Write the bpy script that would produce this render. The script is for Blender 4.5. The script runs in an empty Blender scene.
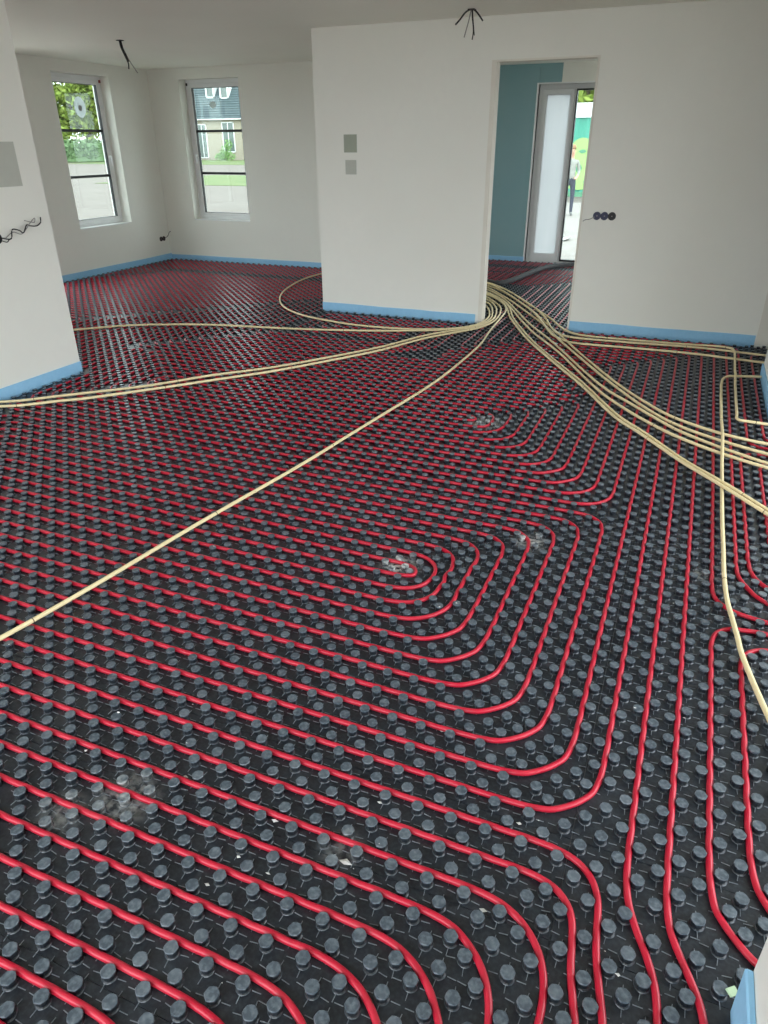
import bpy, bmesh, math, random
import numpy as np
from mathutils import Vector, Matrix

random.seed(7); rng = np.random.default_rng(7)
SC = bpy.context.scene
COL = SC.collection

# ------------------------------------------------------------------ camera
cam_d = bpy.data.cameras.new('camera'); cam = bpy.data.objects.new('camera', cam_d); COL.objects.link(cam)
cam_d.sensor_fit = 'VERTICAL'; cam_d.sensor_height = 36.0; cam_d.lens = 701.545 / 1024 * 36.0
cam_d.clip_start = 0.02; cam_d.clip_end = 500
CAM_H = 1.7056
_p, _y, _r = 0.48411312, 0.39909134, -0.00571495
_f = Vector((-math.sin(_y) * math.cos(_p), math.cos(_y) * math.cos(_p), -math.sin(_p)))
_rt = Vector((math.cos(_y), math.sin(_y), 0)); _up = _rt.cross(_f)
r2 = math.cos(_r) * _rt + math.sin(_r) * _up; u2 = -math.sin(_r) * _rt + math.cos(_r) * _up
M = Matrix.Identity(4)
for i in range(3):
    M[i][0], M[i][1], M[i][2] = r2[i], u2[i], -_f[i]
M[2][3] = CAM_H
cam.matrix_world = M
SC.camera = cam

# ------------------------------------------------------------------ sky, portals, exposure
w = bpy.data.worlds.new('overcast_sky'); SC.world = w; w.use_nodes = True
bg = w.node_tree.nodes['Background']
bg.inputs[0].default_value = (0.88, 0.95, 1.0, 1); bg.inputs[1].default_value = 3.2
SC.view_settings.view_transform = 'Standard'; SC.view_settings.look = 'None'
SC.view_settings.gamma = 1.0; SC.view_settings.use_curve_mapping = False
SC.view_settings.exposure = 0.82
SC.cycles.use_denoising = True
SC.cycles.max_bounces = 10; SC.cycles.diffuse_bounces = 6; SC.cycles.transparent_max_bounces = 16
SC.cycles.sample_clamp_indirect = 8.0

def portal(loc, size, direction):
    d = bpy.data.lights.new('opening_portal', 'AREA'); d.shape = 'RECTANGLE'; d.size, d.size_y = size
    d.cycles.is_portal = True
    o = bpy.data.objects.new('opening_portal', d); COL.objects.link(o)
    o.location = loc; o.rotation_euler = Vector(direction).to_track_quat('-Z', 'Y').to_euler()
portal((-2.05, -1.35, 1.3), (4.9, 2.55), (0, 1, 0))  # back opening, added for daylight
portal((2.35, 2.0, 1.3), (5.6, 2.55), (-1, 0, 0))  # side room opening, likewise added to let light in
portal((-8.43, 6.05, 1.25), (2.5, 2.3), (1, 0, 0))  # hidden left wall opening, added to brighten the far room
portal((1.1, 9.6, 1.3), (3.4, 2.3), (-1, 0, 0))  # hallway side opening, added for more daylight
portal((-6.99, 10.33, 1.6), (1.0, 1.9), (0, -1, 0))
portal((-8.43, 8.78, 1.6), (1.0, 1.9), (1, 0, 0))
portal((-1.7, 12.0, 1.2), (1.6, 2.4), (0, -1, 0))

# ------------------------------------------------------------------ materials
def mat(name, color, rough=0.6, spec=0.5, noise=None, bump=None, metallic=0.0, detail=4, wear=None):
    """noise=(scale, other colour, strength); bump=(scale, strength, distance); wear adds a second, larger noise"""
    m = bpy.data.materials.new(name); m.use_nodes = True; nt = m.node_tree; b = nt.nodes['Principled BSDF']
    b.inputs['Roughness'].default_value = rough; b.inputs['Specular IOR Level'].default_value = spec
    b.inputs['Metallic'].default_value = metallic
    b.inputs['Base Color'].default_value = (*color, 1)
    geo = nt.nodes.new('ShaderNodeNewGeometry')
    src = None
    for nz in (noise, wear):
        if not nz: continue
        n = nt.nodes.new('ShaderNodeTexNoise'); n.inputs['Scale'].default_value = nz[0]; n.inputs['Detail'].default_value = detail
        nt.links.new(geo.outputs['Position'], n.inputs['Vector'])
        r = nt.nodes.new('ShaderNodeMapRange'); r.inputs['From Min'].default_value = nz[3] if len(nz) > 3 else 0.35
        r.inputs['From Max'].default_value = nz[4] if len(nz) > 4 else 0.7; r.inputs['To Max'].default_value = nz[2]
        nt.links.new(n.outputs['Fac'], r.inputs['Value'])
        mx = nt.nodes.new('ShaderNodeMix'); mx.data_type = 'RGBA'
        nt.links.new(r.outputs['Result'], mx.inputs['Factor'])
        if src: nt.links.new(src, mx.inputs['A'])
        else: mx.inputs['A'].default_value = (*color, 1)
        mx.inputs['B'].default_value = (*nz[1], 1); src = mx.outputs['Result']
    if src: nt.links.new(src, b.inputs['Base Color'])
    if bump:
        n = nt.nodes.new('ShaderNodeTexNoise'); n.inputs['Scale'].default_value = bump[0]; n.inputs['Detail'].default_value = 3
        nt.links.new(geo.outputs['Position'], n.inputs['Vector'])
        bp = nt.nodes.new('ShaderNodeBump'); bp.inputs['Strength'].default_value = bump[1]; bp.inputs['Distance'].default_value = bump[2]
        nt.links.new(n.outputs['Fac'], bp.inputs['Height']); nt.links.new(bp.outputs['Normal'], b.inputs['Normal'])
    return m

DUST = [(-1.263, 1.03, .13, .5), (-1.40, .92, .10, .35), (-.985, 2.52, .12, 1.0), (-.486, 2.96, .10, 1.0), (-1.12, 4.45, .20, .6),
        (.272, 2.96, .06, .5), (-.60, 1.12, .09, .22)]
def mat_plastic(name, color, dusty, rough, amount):
    """black moulded plastic with plaster dust lying on it in a few spots"""
    m = mat(name, color, rough, 0.5, noise=(95, dusty, amount, 0.42, 0.75), wear=(5, dusty, amount * .8, 0.5, 0.8), bump=(220, .15, .001))
    nt = m.node_tree; b = nt.nodes['Principled BSDF']
    src = b.inputs['Base Color'].links[0].from_socket
    geo = nt.nodes.new('ShaderNodeNewGeometry'); n = nt.nodes.new('ShaderNodeTexNoise'); n.inputs['Scale'].default_value = 45; n.inputs['Detail'].default_value = 6
    nt.links.new(geo.outputs['Position'], n.inputs['Vector'])
    total = None
    for (x, y, rad, s) in DUST:
        d = nt.nodes.new('ShaderNodeVectorMath'); d.operation = 'DISTANCE'; d.inputs[1].default_value = (x, y, .01)
        nt.links.new(geo.outputs['Position'], d.inputs[0])
        mr = nt.nodes.new('ShaderNodeMapRange'); mr.interpolation_type = 'SMOOTHSTEP'
        mr.inputs['From Min'].default_value = rad; mr.inputs['From Max'].default_value = rad * .15
        mr.inputs['To Min'].default_value = 0; mr.inputs['To Max'].default_value = s
        nt.links.new(d.outputs['Value'], mr.inputs['Value'])
        if total is None: total = mr.outputs['Result']
        else:
            a = nt.nodes.new('ShaderNodeMath'); a.operation = 'MAXIMUM'
            nt.links.new(total, a.inputs[0]); nt.links.new(mr.outputs['Result'], a.inputs[1]); total = a.outputs[0]
    mu = nt.nodes.new('ShaderNodeMath'); mu.operation = 'MULTIPLY'
    r = nt.nodes.new('ShaderNodeMapRange'); r.inputs['From Min'].default_value = .38; r.inputs['From Max'].default_value = .62
    nt.links.new(n.outputs['Fac'], r.inputs['Value'])
    nt.links.new(total, mu.inputs[0]); nt.links.new(r.outputs['Result'], mu.inputs[1])
    mx = nt.nodes.new('ShaderNodeMix'); mx.data_type = 'RGBA'
    nt.links.new(mu.outputs[0], mx.inputs['Factor']); nt.links.new(src, mx.inputs['A']); mx.inputs['B'].default_value = (.62, .64, .62, 1)
    nt.links.new(mx.outputs['Result'], b.inputs['Base Color'])
    return m

MT = {}
MT['mat'] = mat_plastic('black_mat_plastic', (.0115, .0155, .022), (.045, .054, .065), .36, .6)
MT['knob'] = mat_plastic('knob_plastic', (.012, .016, .022), (.045, .054, .064), .33, .5)
MT['cap'] = mat_plastic('knob_top_scuffed_skylit', (.058, .076, .095), (.17, .20, .225), .32, .85)  # scuffed plastic, coloured lighter also for the skylight falling on the tops
MT['red'] = mat('red_pipe_plastic', (.53, .009, .035), .33, .5, noise=(30, (.48, .008, .03), .6), wear=(9, (.60, .04, .065), .5))
MT['beige'] = mat('cream_conduit_plastic', (.82, .69, .40), .4, .5, noise=(8, (.75, .63, .365), .7))
MT['mark'] = mat('conduit_brown_print', (.10, .07, .04), .6)
MT['hose'] = mat('grey_foam_tube', (.045, .047, .05), .85, .3, noise=(25, (.09, .09, .09), .6), bump=(60, .4, .004))
MT['wall'] = mat('white_plaster', (.825, .82, .76), .9, .2, noise=(1.3, (.785, .78, .715), .7), wear=(14, (.80, .795, .74), .5), bump=(30, .05, .003))
MT['ceil'] = mat('ceiling_plaster', (.87, .87, .785), .6, .35, noise=(.8, (.83, .825, .74), .7), bump=(6, .12, .01))
MT['jamb'] = mat('cream_raw_edge', (.76, .73, .655), .85, .2, noise=(6, (.70, .67, .59), .7))
MT['teal'] = mat('green_plasterboard', (.24, .39, .42), .9, .15, noise=(2, (.27, .41, .43), .7))
MT['foam'] = mat('blue_foam', (.29, .56, .80), .75, .3, noise=(7, (.33, .60, .83), .8), wear=(40, (.26, .51, .74), .5))
MT['foam_white'] = mat('white_foil_edge', (.82, .83, .84), .5)
MT['patch'] = mat('grey_green_bare_plaster', (.37, .40, .325), .9, .2, noise=(9, (.33, .36, .30), .7))
MT['patch2'] = mat('pale_grey_bare_plaster', (.50, .51, .455), .9, .2, noise=(9, (.46, .47, .42), .7))
MT['slab'] = mat('grey_screed', (.25, .25, .24), .95, .2, noise=(4, (.3, .3, .29), .7))
MT['pvc'] = mat('white_window_plastic', (.82, .83, .83), .35, .5, noise=(3, (.78, .79, .79), .5))
MT['pvc_grey'] = mat('grey_door_frame', (.68, .69, .69), .4, .5, noise=(3, (.63, .64, .64), .5))
MT['black'] = mat('black_rubber', (.012, .012, .013), .5, .4, noise=(30, (.02, .02, .022), .5))
MT['navy'] = mat('navy_box_plastic', (.012, .016, .06), .45, .5, noise=(30, (.015, .02, .07), .5))
MT['metal'] = mat('grey_metal', (.5, .5, .5), .3, .5, metallic=.9, noise=(20, (.42, .42, .42), .6))
MT['redplug'] = mat('red_cap_plastic', (.35, .04, .03), .5, noise=(20, (.3, .03, .03), .5))
MT['grey_wire'] = mat('grey_wire', (.30, .29, .27), .5, noise=(20, (.25, .24, .23), .5))
MT['sticker'] = mat('pale_sticker_paper', (.75, .79, .76), .6, noise=(5, (.7, .74, .71), .5))
MT['crumb'] = mat('plaster_crumbs_white', (.72, .72, .70), .9, noise=(50, (.6, .6, .58), .5))
MT['tape'] = mat('pale_green_tape', (.42, .56, .36), .6, noise=(20, (.5, .66, .42), .5))

def glass_mat():
    m = bpy.data.materials.new('window_glass'); m.use_nodes = True; nt = m.node_tree; nt.nodes.clear()
    out = nt.nodes.new('ShaderNodeOutputMaterial'); t = nt.nodes.new('ShaderNodeBsdfTransparent'); g = nt.nodes.new('ShaderNodeBsdfGlossy')
    t.inputs[0].default_value = (.90, .95, .93, 1); g.inputs['Roughness'].default_value = .02
    lw = nt.nodes.new('ShaderNodeLayerWeight'); pw = nt.nodes.new('ShaderNodeMath'); pw.operation = 'POWER'; pw.inputs[1].default_value = 5
    nt.links.new(lw.outputs['Facing'], pw.inputs[0]); fr = nt.nodes.new('ShaderNodeMath'); fr.operation = 'MULTIPLY_ADD'; fr.inputs[1].default_value = .9; fr.inputs[2].default_value = .025
    nt.links.new(pw.outputs[0], fr.inputs[0])
    mx = nt.nodes.new('ShaderNodeMixShader')
    nt.links.new(fr.outputs[0], mx.inputs[0]); nt.links.new(t.outputs[0], mx.inputs[1]); nt.links.new(g.outputs[0], mx.inputs[2])
    nt.links.new(mx.outputs[0], out.inputs[0]); return m
MT['glass'] = glass_mat()
def frosted_mat():
    m = bpy.data.materials.new('frosted_white_glazing'); m.use_nodes = True; nt = m.node_tree; nt.nodes.clear()
    out = nt.nodes.new('ShaderNodeOutputMaterial'); t = nt.nodes.new('ShaderNodeBsdfTranslucent'); d = nt.nodes.new('ShaderNodeBsdfDiffuse')
    n = nt.nodes.new('ShaderNodeTexNoise'); n.inputs['Scale'].default_value = 3
    cr = nt.nodes.new('ShaderNodeValToRGB'); cr.color_ramp.elements[0].color = (.52, .55, .55, 1); cr.color_ramp.elements[1].color = (.60, .62, .62, 1)
    nt.links.new(n.outputs['Fac'], cr.inputs[0]); nt.links.new(cr.outputs[0], t.inputs[0]); d.inputs[0].default_value = (.8, .82, .82, 1)
    mx = nt.nodes.new('ShaderNodeMixShader'); mx.inputs[0].default_value = .2
    nt.links.new(t.outputs[0], mx.inputs[1]); nt.links.new(d.outputs[0], mx.inputs[2]); nt.links.new(mx.outputs[0], out.inputs[0]); return m
MT['frost'] = frosted_mat()

# ------------------------------------------------------------------ helpers
def tag(o, label=None, cat=None, group=None, kind=None):
    if label: o['label'] = label
    if cat: o['category'] = cat
    if group: o['group'] = group
    if kind: o['kind'] = kind
    return o
def empty(name, loc=(0, 0, 0), rz=0):
    o = bpy.data.objects.new(name, None); o.empty_display_size = .05; COL.objects.link(o); o.location = loc; o.rotation_euler.z = rz; return o
def link(name, me, mats, parent=None):
    o = bpy.data.objects.new(name, me)
    for m in (mats if isinstance(mats, (list, tuple)) else [mats]):
        if m.name not in [x.name for x in me.materials if x]: me.materials.append(m)
    COL.objects.link(o)
    if parent: o.parent = parent
    return o
def boxes(name, bl, m, parent=None, bevel=0.0):
    bm = bmesh.new()
    for (x0, x1, y0, y1, z0, z1) in bl:
        vs = [bm.verts.new(p) for p in ((x0, y0, z0), (x1, y0, z0), (x1, y1, z0), (x0, y1, z0), (x0, y0, z1), (x1, y0, z1), (x1, y1, z1), (x0, y1, z1))]
        for f in ((0, 3, 2, 1), (4, 5, 6, 7), (0, 1, 5, 4), (1, 2, 6, 5), (2, 3, 7, 6), (3, 0, 4, 7)): bm.faces.new([vs[i] for i in f])
    if bevel: bmesh.ops.bevel(bm, geom=list(bm.edges), offset=bevel, segments=2, affect='EDGES', profile=.7)
    me = bpy.data.meshes.new(name); bm.to_mesh(me); bm.free()
    return link(name, me, m, parent)
def mesh_np(name, verts, faces, mats, parent=None, smooth=False, matidx=None):
    """faces: (n,4) int array of quads; a triangle repeats its last index as -1"""
    me = bpy.data.meshes.new(name); verts = np.asarray(verts, np.float32); faces = np.asarray(faces, np.int64)
    tri = faces[:, 3] < 0; cnt = np.where(tri, 3, 4); flat = faces.reshape(-1); flat = flat[flat >= 0]
    me.vertices.add(len(verts)); me.vertices.foreach_set('co', verts.reshape(-1))
    me.loops.add(len(flat)); me.loops.foreach_set('vertex_index', flat.astype(np.int32))
    me.polygons.add(len(faces)); st = np.concatenate([[0], np.cumsum(cnt)[:-1]]).astype(np.int32)
    me.polygons.foreach_set('loop_start', st)
    me.polygons.foreach_set('use_smooth', np.full(len(faces), smooth, bool))
    if matidx is not None: me.polygons.foreach_set('material_index', np.asarray(matidx, np.int32))
    me.update(calc_edges=True); me.validate()
    return link(name, me, mats, parent)
def tube_arrays(P, r, sides=8):
    """P (n,3) centreline -> verts, quads; rings stay upright to the floor"""
    P = np.asarray(P, float); T = np.gradient(P, axis=0); T /= np.linalg.norm(T, axis=1)[:, None] + 1e-12
    ref = np.where(np.abs(T[:, 2:3]) > .9, np.array([[1., 0, 0]]), np.array([[0, 0, 1.]]))
    S = np.cross(T, ref); S /= np.linalg.norm(S, axis=1)[:, None]; U = np.cross(S, T)
    a = np.arange(sides) * 2 * np.pi / sides
    rr = np.broadcast_to(np.asarray(r, float), (len(P),))
    V = P[:, None] + (np.cos(a)[None, :, None] * S[:, None] + np.sin(a)[None, :, None] * U[:, None]) * rr[:, None, None]
    n = len(P); V = V.reshape(-1, 3)
    i = np.arange(n - 1)[:, None] * sides; j = np.arange(sides)[None]
    j2 = (j + 1) % sides
    F = np.stack([i + j, i + j2, i + sides + j2, i + sides + j], -1).reshape(-1, 4)
    c0, c1 = len(V), len(V) + 1; V = np.concatenate([V, P[:1], P[-1:]])
    jj = np.arange(sides); k = (n - 1) * sides
    caps = np.concatenate([np.stack([np.full(sides, c0), (jj + 1) % sides, jj, np.full(sides, -1)], -1),
                           np.stack([np.full(sides, c1), k + jj, k + (jj + 1) % sides, np.full(sides, -1)], -1)])
    return V, np.concatenate([F, caps])
def tube(name, P, r, m, parent=None, sides=8):
    V, F = tube_arrays(P, r, sides); return mesh_np(name, V, F, m, parent, smooth=True)
def spline(pts, step=.03):
    """Catmull-Rom through 2-D or 3-D points, resampled evenly"""
    P = np.asarray(pts, float); P = np.concatenate([[2 * P[0] - P[1]], P, [2 * P[-1] - P[-2]]]); out = []
    for i in range(1, len(P) - 2):
        d = [max(np.linalg.norm(P[i + k] - P[i + k - 1]), 1e-6) ** .5 for k in range(3)]
        t0, t1, t2, t3 = 0, d[0], d[0] + d[1], d[0] + d[1] + d[2]
        t = np.linspace(t1, t2, 24, endpoint=False)[:, None]
        p0, p1, p2, p3 = P[i - 1], P[i], P[i + 1], P[i + 2]
        a1 = (t1 - t) / (t1 - t0) * p0 + (t - t0) / (t1 - t0) * p1; a2 = (t2 - t) / (t2 - t1) * p1 + (t - t1) / (t2 - t1) * p2
        a3 = (t3 - t) / (t3 - t2) * p2 + (t - t2) / (t3 - t2) * p3
        b1 = (t2 - t) / (t2 - t0) * a1 + (t - t0) / (t2 - t0) * a2; b2 = (t3 - t) / (t3 - t1) * a2 + (t - t1) / (t3 - t1) * a3
        out.append((t2 - t) / (t2 - t1) * b1 + (t - t1) / (t2 - t1) * b2)
    out = np.concatenate(out + [P[-2:-1]])
    return resample(out, step)
def resample(P, step):
    s = np.concatenate([[0], np.cumsum(np.linalg.norm(np.diff(P, axis=0), axis=1))])
    keep = np.concatenate([[True], np.diff(s) > 1e-9]); P, s = P[keep], s[keep]
    n = max(int(s[-1] / step), 2); u = np.linspace(0, s[-1], n + 1)
    return np.stack([np.interp(u, s, P[:, k]) for k in range(P.shape[1])], -1)

# ------------------------------------------------------------------ the setting: slab, walls, ceiling
H = 2.70
YP0, YP1 = 7.33, 7.45          # partition
XL, YF = -8.07, 10.06          # far room
XN, YN = -4.60, 4.36           # near left wall
XR, YR = .675, 6.35            # right wall and its far end
DX0, DX1, DZ = -1.96, -1.06, 2.355
YH = 11.80
floor = boxes('floor', [(-8.5, 2.5, -1.6, 12.15, -.16, -.014)], MT['slab'])
tag(floor, 'black knobbed underfloor heating floor on a grey slab', None, None, 'structure')
def struct(name, bl, m, label, parent=None): return tag(boxes(name, bl, m, parent), label, None, None, 'structure')
Z0 = -.014
struct('wall_partition', [(-3.835, DX0, YP0, YP1, Z0, H), (DX1, 2.2, YP0, YP1, Z0, H), (DX0, DX1, YP0, YP1, DZ, H)], MT['wall'], 'white plastered partition wall with the open doorway')
struct('wall_hall_left', [(-3.835, -3.67, YP1, YH, Z0, H)], MT['wall'], 'white wall beside the hallway')
WX0, WX1, WZ0, WZ1 = -7.515, -6.475, .627, 2.555
struct('wall_far', [(XL - .3, WX0, YF, YF + .32, Z0, H), (WX1, -3.835, YF, YF + .32, Z0, H), (WX0, WX1, YF, YF + .32, Z0, WZ0), (WX0, WX1, YF, YF + .32, WZ1, H)], MT['wall'], 'white far wall with one tall window')
LY0, LY1, LZ0, LZ1 = 8.155, 9.218, .639, 2.556
struct('wall_left', [(XL - .32, XL, YN - .3, 4.8, Z0, H), (XL - .32, XL, 4.8, 7.3, 2.4, H), (XL - .32, XL, 7.3, LY0, Z0, H), (XL - .32, XL, LY1, YF, Z0, H), (XL - .32, XL, LY0, LY1, Z0, LZ0), (XL - .32, XL, LY0, LY1, LZ1, H)], MT['wall'], 'white side wall of the far room with one tall window and an unseen added opening')  # the low-headed opening out of view is added to brighten the far room
struct('wall_near_left', [(XN - .3, XN, -1.3, YN, Z0, H)], MT['wall'], 'white plastered wall at the left edge')
struct('wall_left_room_front', [(XL, XN - .3, YN - .3, YN, Z0, H)], MT['wall'], 'white wall of the far room hidden behind the near left wall')
struct('wall_right', [(XR, XR + .12, 5.16, YR, Z0, H)], MT['wall'], 'white wall at the right edge')
struct('wall_front_right', [(.38, .50, -1.3, 1.09, Z0, H)], MT['wall'], 'white wall corner at the lower right')
struct('wall_back', [(-4.9, -4.5, -1.6, -1.3, Z0, H), (.4, 2.5, -1.6, -1.3, Z0, H), (-4.5, .4, -1.6, -1.3, 2.58, H)], MT['wall'], 'white back wall around a wide unseen opening added for daylight')  # wide opening behind the camera, added to let daylight in
struct('wall_side_room', [(2.2, 2.5, -1.3, -.8, Z0, H), (2.2, 2.5, 4.8, 5.3, Z0, H), (2.2, 2.5, -.8, 4.8, 2.58, H), (2.2, 2.5, 5.3, YP1, Z0, H)], MT['wall'], 'white outer wall of the side room around an opening added for daylight')  # unseen opening beside the camera, added for side light
struct('wall_side_room_end', [(XR + .12, 2.2, 5.16, 5.28, Z0, H)], MT['wall'], 'white cross wall in the side room')
struct('wall_hall_right', [(1.0, 1.2, YP1, 7.9, Z0, H), (1.0, 1.2, 11.3, YH, Z0, H), (1.0, 1.2, 7.9, 11.3, 2.45, H), (1.0, 1.2, 7.9, 11.3, Z0, .15)], MT['wall'], 'white right wall of the hallway with an unseen opening added for daylight')  # long opening out of view, added to light the hall
HX0, HX1, HZ = -2.50, -.95, 2.445
wh = struct('wall_hall_back', [(-3.835, HX0, YH, YH + .3, Z0, H), (HX1, 1.2, YH, YH + .3, Z0, H), (HX0, HX1, YH, YH + .3, HZ, H)], MT['wall'], 'hallway end wall with green plasterboard and glazed door')
boxes('plasterboard', [(-3.67, -3.09, YH - .012, YH, 0, H)], MT['teal'], wh)
boxes('plasterboard', [(-3.088, HX0, YH - .012, YH, 0, H)], MT['teal'], wh)
boxes('plasterboard', [(HX0 + .002, -2.18, YH - .012, YH, HZ, H)], MT['teal'], wh)
boxes('plasterboard', [(-2.178, HX1, YH - .012, YH, HZ, H)], MT['wall'], wh)
struct('ceiling', [(-8.5, 2.5, -1.6, 12.15, H, H + .25)], MT['ceil'], 'grey white plaster ceiling')
# raw cream corner strips of the doorways
tr = struct('trim_1', [(DX0 - .04, DX0 + .004, YP0 - .004, YP1 + .004, Z0, DZ + .012)], MT['jamb'], 'cream raw strip on the left doorway edge')
struct('trim_2', [(DX1 - .004, DX1 + .018, YP0 - .004, YP1 + .004, Z0, DZ + .012)], MT['jamb'], 'cream raw strip on the right doorway edge')
struct('trim_3', [(DX0, DX1, YP0 - .004, YP1 + .004, DZ - .004, DZ + .012)], MT['jamb'], 'cream raw strip over the doorway')
struct('trim_4', [(XR - .012, XR + .16, YP0 - .012, YP0, .03, H)], MT['jamb'], 'cream raw strip on the right end of the partition')

# ------------------------------------------------------------------ knob mat: panels and knob positions
LX, LYY = -.0812, 1.3415                     # pipe lattice origin, 0.1 m spacing
def lat(kx, ky): return (LX + .1 * kx, LYY + .1 * ky)
RECTS = [(XN, .38, -1.3, 1.09), (XN, XR, 1.09, YP0), (XR, 2.2, 1.09, 5.16), (XR, 2.2, YR, YP0), (XL, XN, YN, YF), (XN, -3.835, YP0, YF), (-3.67, 1.0, YP1, YH - .012), (DX0, DX1, YP0, YP1)]
SEAM_X, SEAM_Y, PW, PH = LX + .05, LYY + .05, 1.4, .8
panels = []
for (x0, x1, y0, y1) in RECTS:
    i0, i1 = math.floor((x0 - SEAM_X) / PW), math.ceil((x1 - SEAM_X) / PW)
    j0, j1 = math.floor((y0 - SEAM_Y) / PH), math.ceil((y1 - SEAM_Y) / PH)
    for j in range(j0, j1):
        for i in range(i0, i1):
            a, b = max(x0, SEAM_X + i * PW), min(x1, SEAM_X + (i + 1) * PW); c, d = max(y0, SEAM_Y + j * PH), min(y1, SEAM_Y + (j + 1) * PH)
            if b - a < .01 or d - c < .01: continue
            o = boxes('mat_panel', [(a + .0008, b - .0008, c + .0008, d - .0008, -.014, 0)], MT['mat'], floor)
            panels.append((a, b, c, d, o))
def inside(x, y, mg=.02):
    k = np.zeros(len(x), bool)
    for (x0, x1, y0, y1) in RECTS:
        k |= (x > x0 + mg) & (x < x1 - mg) & (y > y0 + mg) & (y < y1 - mg)
    return k
KM, KN = np.meshgrid(np.arange(-90, 40), np.arange(-32, 112))
kx = np.concatenate([(KM + .75).ravel(), (KM + .25).ravel()]); ky = np.concatenate([(KN + .25).ravel(), (KN + .75).ravel()])
KX, KY = LX + .1 * kx, LYY + .1 * ky
# bigger rectangles joined across open sides so that no row is lost at their shared edges
ok = inside(KX, KY)
for (xa, xb, ya, yb) in [(XN, .38, 1.0, 1.2), (XR - .1, XR + .1, 1.09, 5.16), (XR - .1, XR + .1, YR, YP0), (XN - .1, XN + .1, YN, YP0), (XN - .1, XN + .1, YP0, YF), (XN, -3.835, YP0 - .1, YP0 + .1), (DX0, DX1, YP0 - .1, YP1 + .1)]:
    ok |= (KX > xa + .02) & (KX < xb - .02) & (KY > ya + .0) & (KY < yb - .0)
KX, KY = KX[ok], KY[ok]
Rm = np.array([r2, u2, _f])
def project(X, Y, Z):
    c = (np.stack([X, Y, np.full_like(X, Z) - CAM_H], -1)) @ Rm.T
    with np.errstate(all='ignore'):
        return c[:, 0] / c[:, 2] * 701.5 + 384, -c[:, 1] / c[:, 2] * 701.5 + 512, c[:, 2]
# ------------------------------------------------------------------ red heating pipes
PR = .0091
def rounded(pts, rdef=1.6):
    """polyline on the lattice -> metres, each corner an arc; a point may carry its own radius"""
    P = [np.array(p[:2], float) for p in pts]; R = [(p[2] if len(p) > 2 else rdef) for p in pts]
    out = [P[0]]
    for i in range(1, len(P) - 1):
        a, b, c = P[i - 1], P[i], P[i + 1]; u, v = a - b, c - b; lu, lv = np.linalg.norm(u), np.linalg.norm(v)
        if lu < 1e-6 or lv < 1e-6: continue
        u, v = u / lu, v / lv; ang = math.acos(max(-1, min(1, float(u @ v))))
        if ang > 3.1: out.append(b); continue
        t = R[i] / math.tan(ang / 2); t = min(t, lu * .5, lv * .5); r = t * math.tan(ang / 2)
        bis = (u + v) / np.linalg.norm(u + v); cen = b + bis * r / math.sin(ang / 2)
        s, e = b + u * t, b + v * t; a0 = math.atan2(*(s - cen)[::-1]); a1 = math.atan2(*(e - cen)[::-1]); d = (a1 - a0 + math.pi) % (2 * math.pi) - math.pi
        for k in np.linspace(0, 1, 9): out.append(cen + r * np.array([math.cos(a0 + d * k), math.sin(a0 + d * k)]))
    out.append(P[-1])
    out = np.array(out); return np.stack([LX + .1 * out[:, 0], LYY + .1 * out[:, 1]], -1)
def nearest_knob(Q):
    best = None
    for ox, oy in ((.75, .25), (.25, .75)):
        k = np.round((Q - np.array([LX, LYY])) / .1 - np.array([ox, oy])) + np.array([ox, oy]); K = np.array([LX, LYY]) + .1 * k
        d = np.linalg.norm(Q - K, axis=1)
        if best is None: best, bd = K, d
        else:
            m = d < bd; best = np.where(m[:, None], K, best); bd = np.where(m, d, bd)
    return best, bd
def settle(Q, arc, straight=.0263, bend=.012):
    """let the pipe find its way between the knobs: push away from the caps, then smooth"""
    Q = Q.copy(); rmin = np.where(arc, bend, straight)
    for it in range(30):
        K, d = nearest_knob(Q); m = d < rmin
        D = (Q - K) / np.maximum(d, 1e-5)[:, None]
        Q = np.where(m[:, None], Q + (K + D * rmin[:, None] - Q) * np.where(arc, .5, 1.)[:, None], Q)
        for _ in range(1 if it < 24 else 2): Q[1:-1] = .5 * Q[1:-1] + .25 * (Q[:-2] + Q[2:])
    return Q
PIPE_PTS = []
def red_pipe(label, pts, rdef=1.6, near=True, soft=None):
    P = rounded(pts, rdef)
    Q = resample(P, .0125 if near else .04)
    if near:
        T = np.gradient(Q, axis=0); T /= np.linalg.norm(T, axis=1)[:, None]
        arc = (np.minimum(np.abs(T[:, 0]), np.abs(T[:, 1])) > .03).astype(float); arc = np.convolve(arc, np.ones(7), 'same') > 0
        if soft is not None: arc |= (Q[:, 0] > soft) & (Q[:, 1] < 1.3)
        Q = settle(Q, arc); PIPE_PTS.append(Q[Q[:, 1] < 4.8])
        # keep fine steps close to the camera, coarse ones further off
        keep = np.ones(len(Q), bool); far = Q[:, 1] > 4.2; keep[far & (np.arange(len(Q)) % 3 != 0)] = False; keep[-1] = True; Q = Q[keep]
    z = np.full((len(Q), 1), 0.0096)
    o = tube('heating_pipe', np.concatenate([Q, z], 1), PR, MT['red'], None, 9 if near else 6)
    return tag(o, label, 'heating pipe', 'red heating pipes')

def door_tail(j):    # line j runs through the doorway and turns left in the hall towards the manifold
    c = -18 + j; return [(c, 84 + j), (-35, 84 + j)]
def to_door(j, head):  # head ends at (col, 49+j); returns full list from the hall to that point
    c = -18 + j; return [(-35, 84 + j), (c, 84 + j, 1.5), (c, 49 + j, 1.2)] + head
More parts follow.
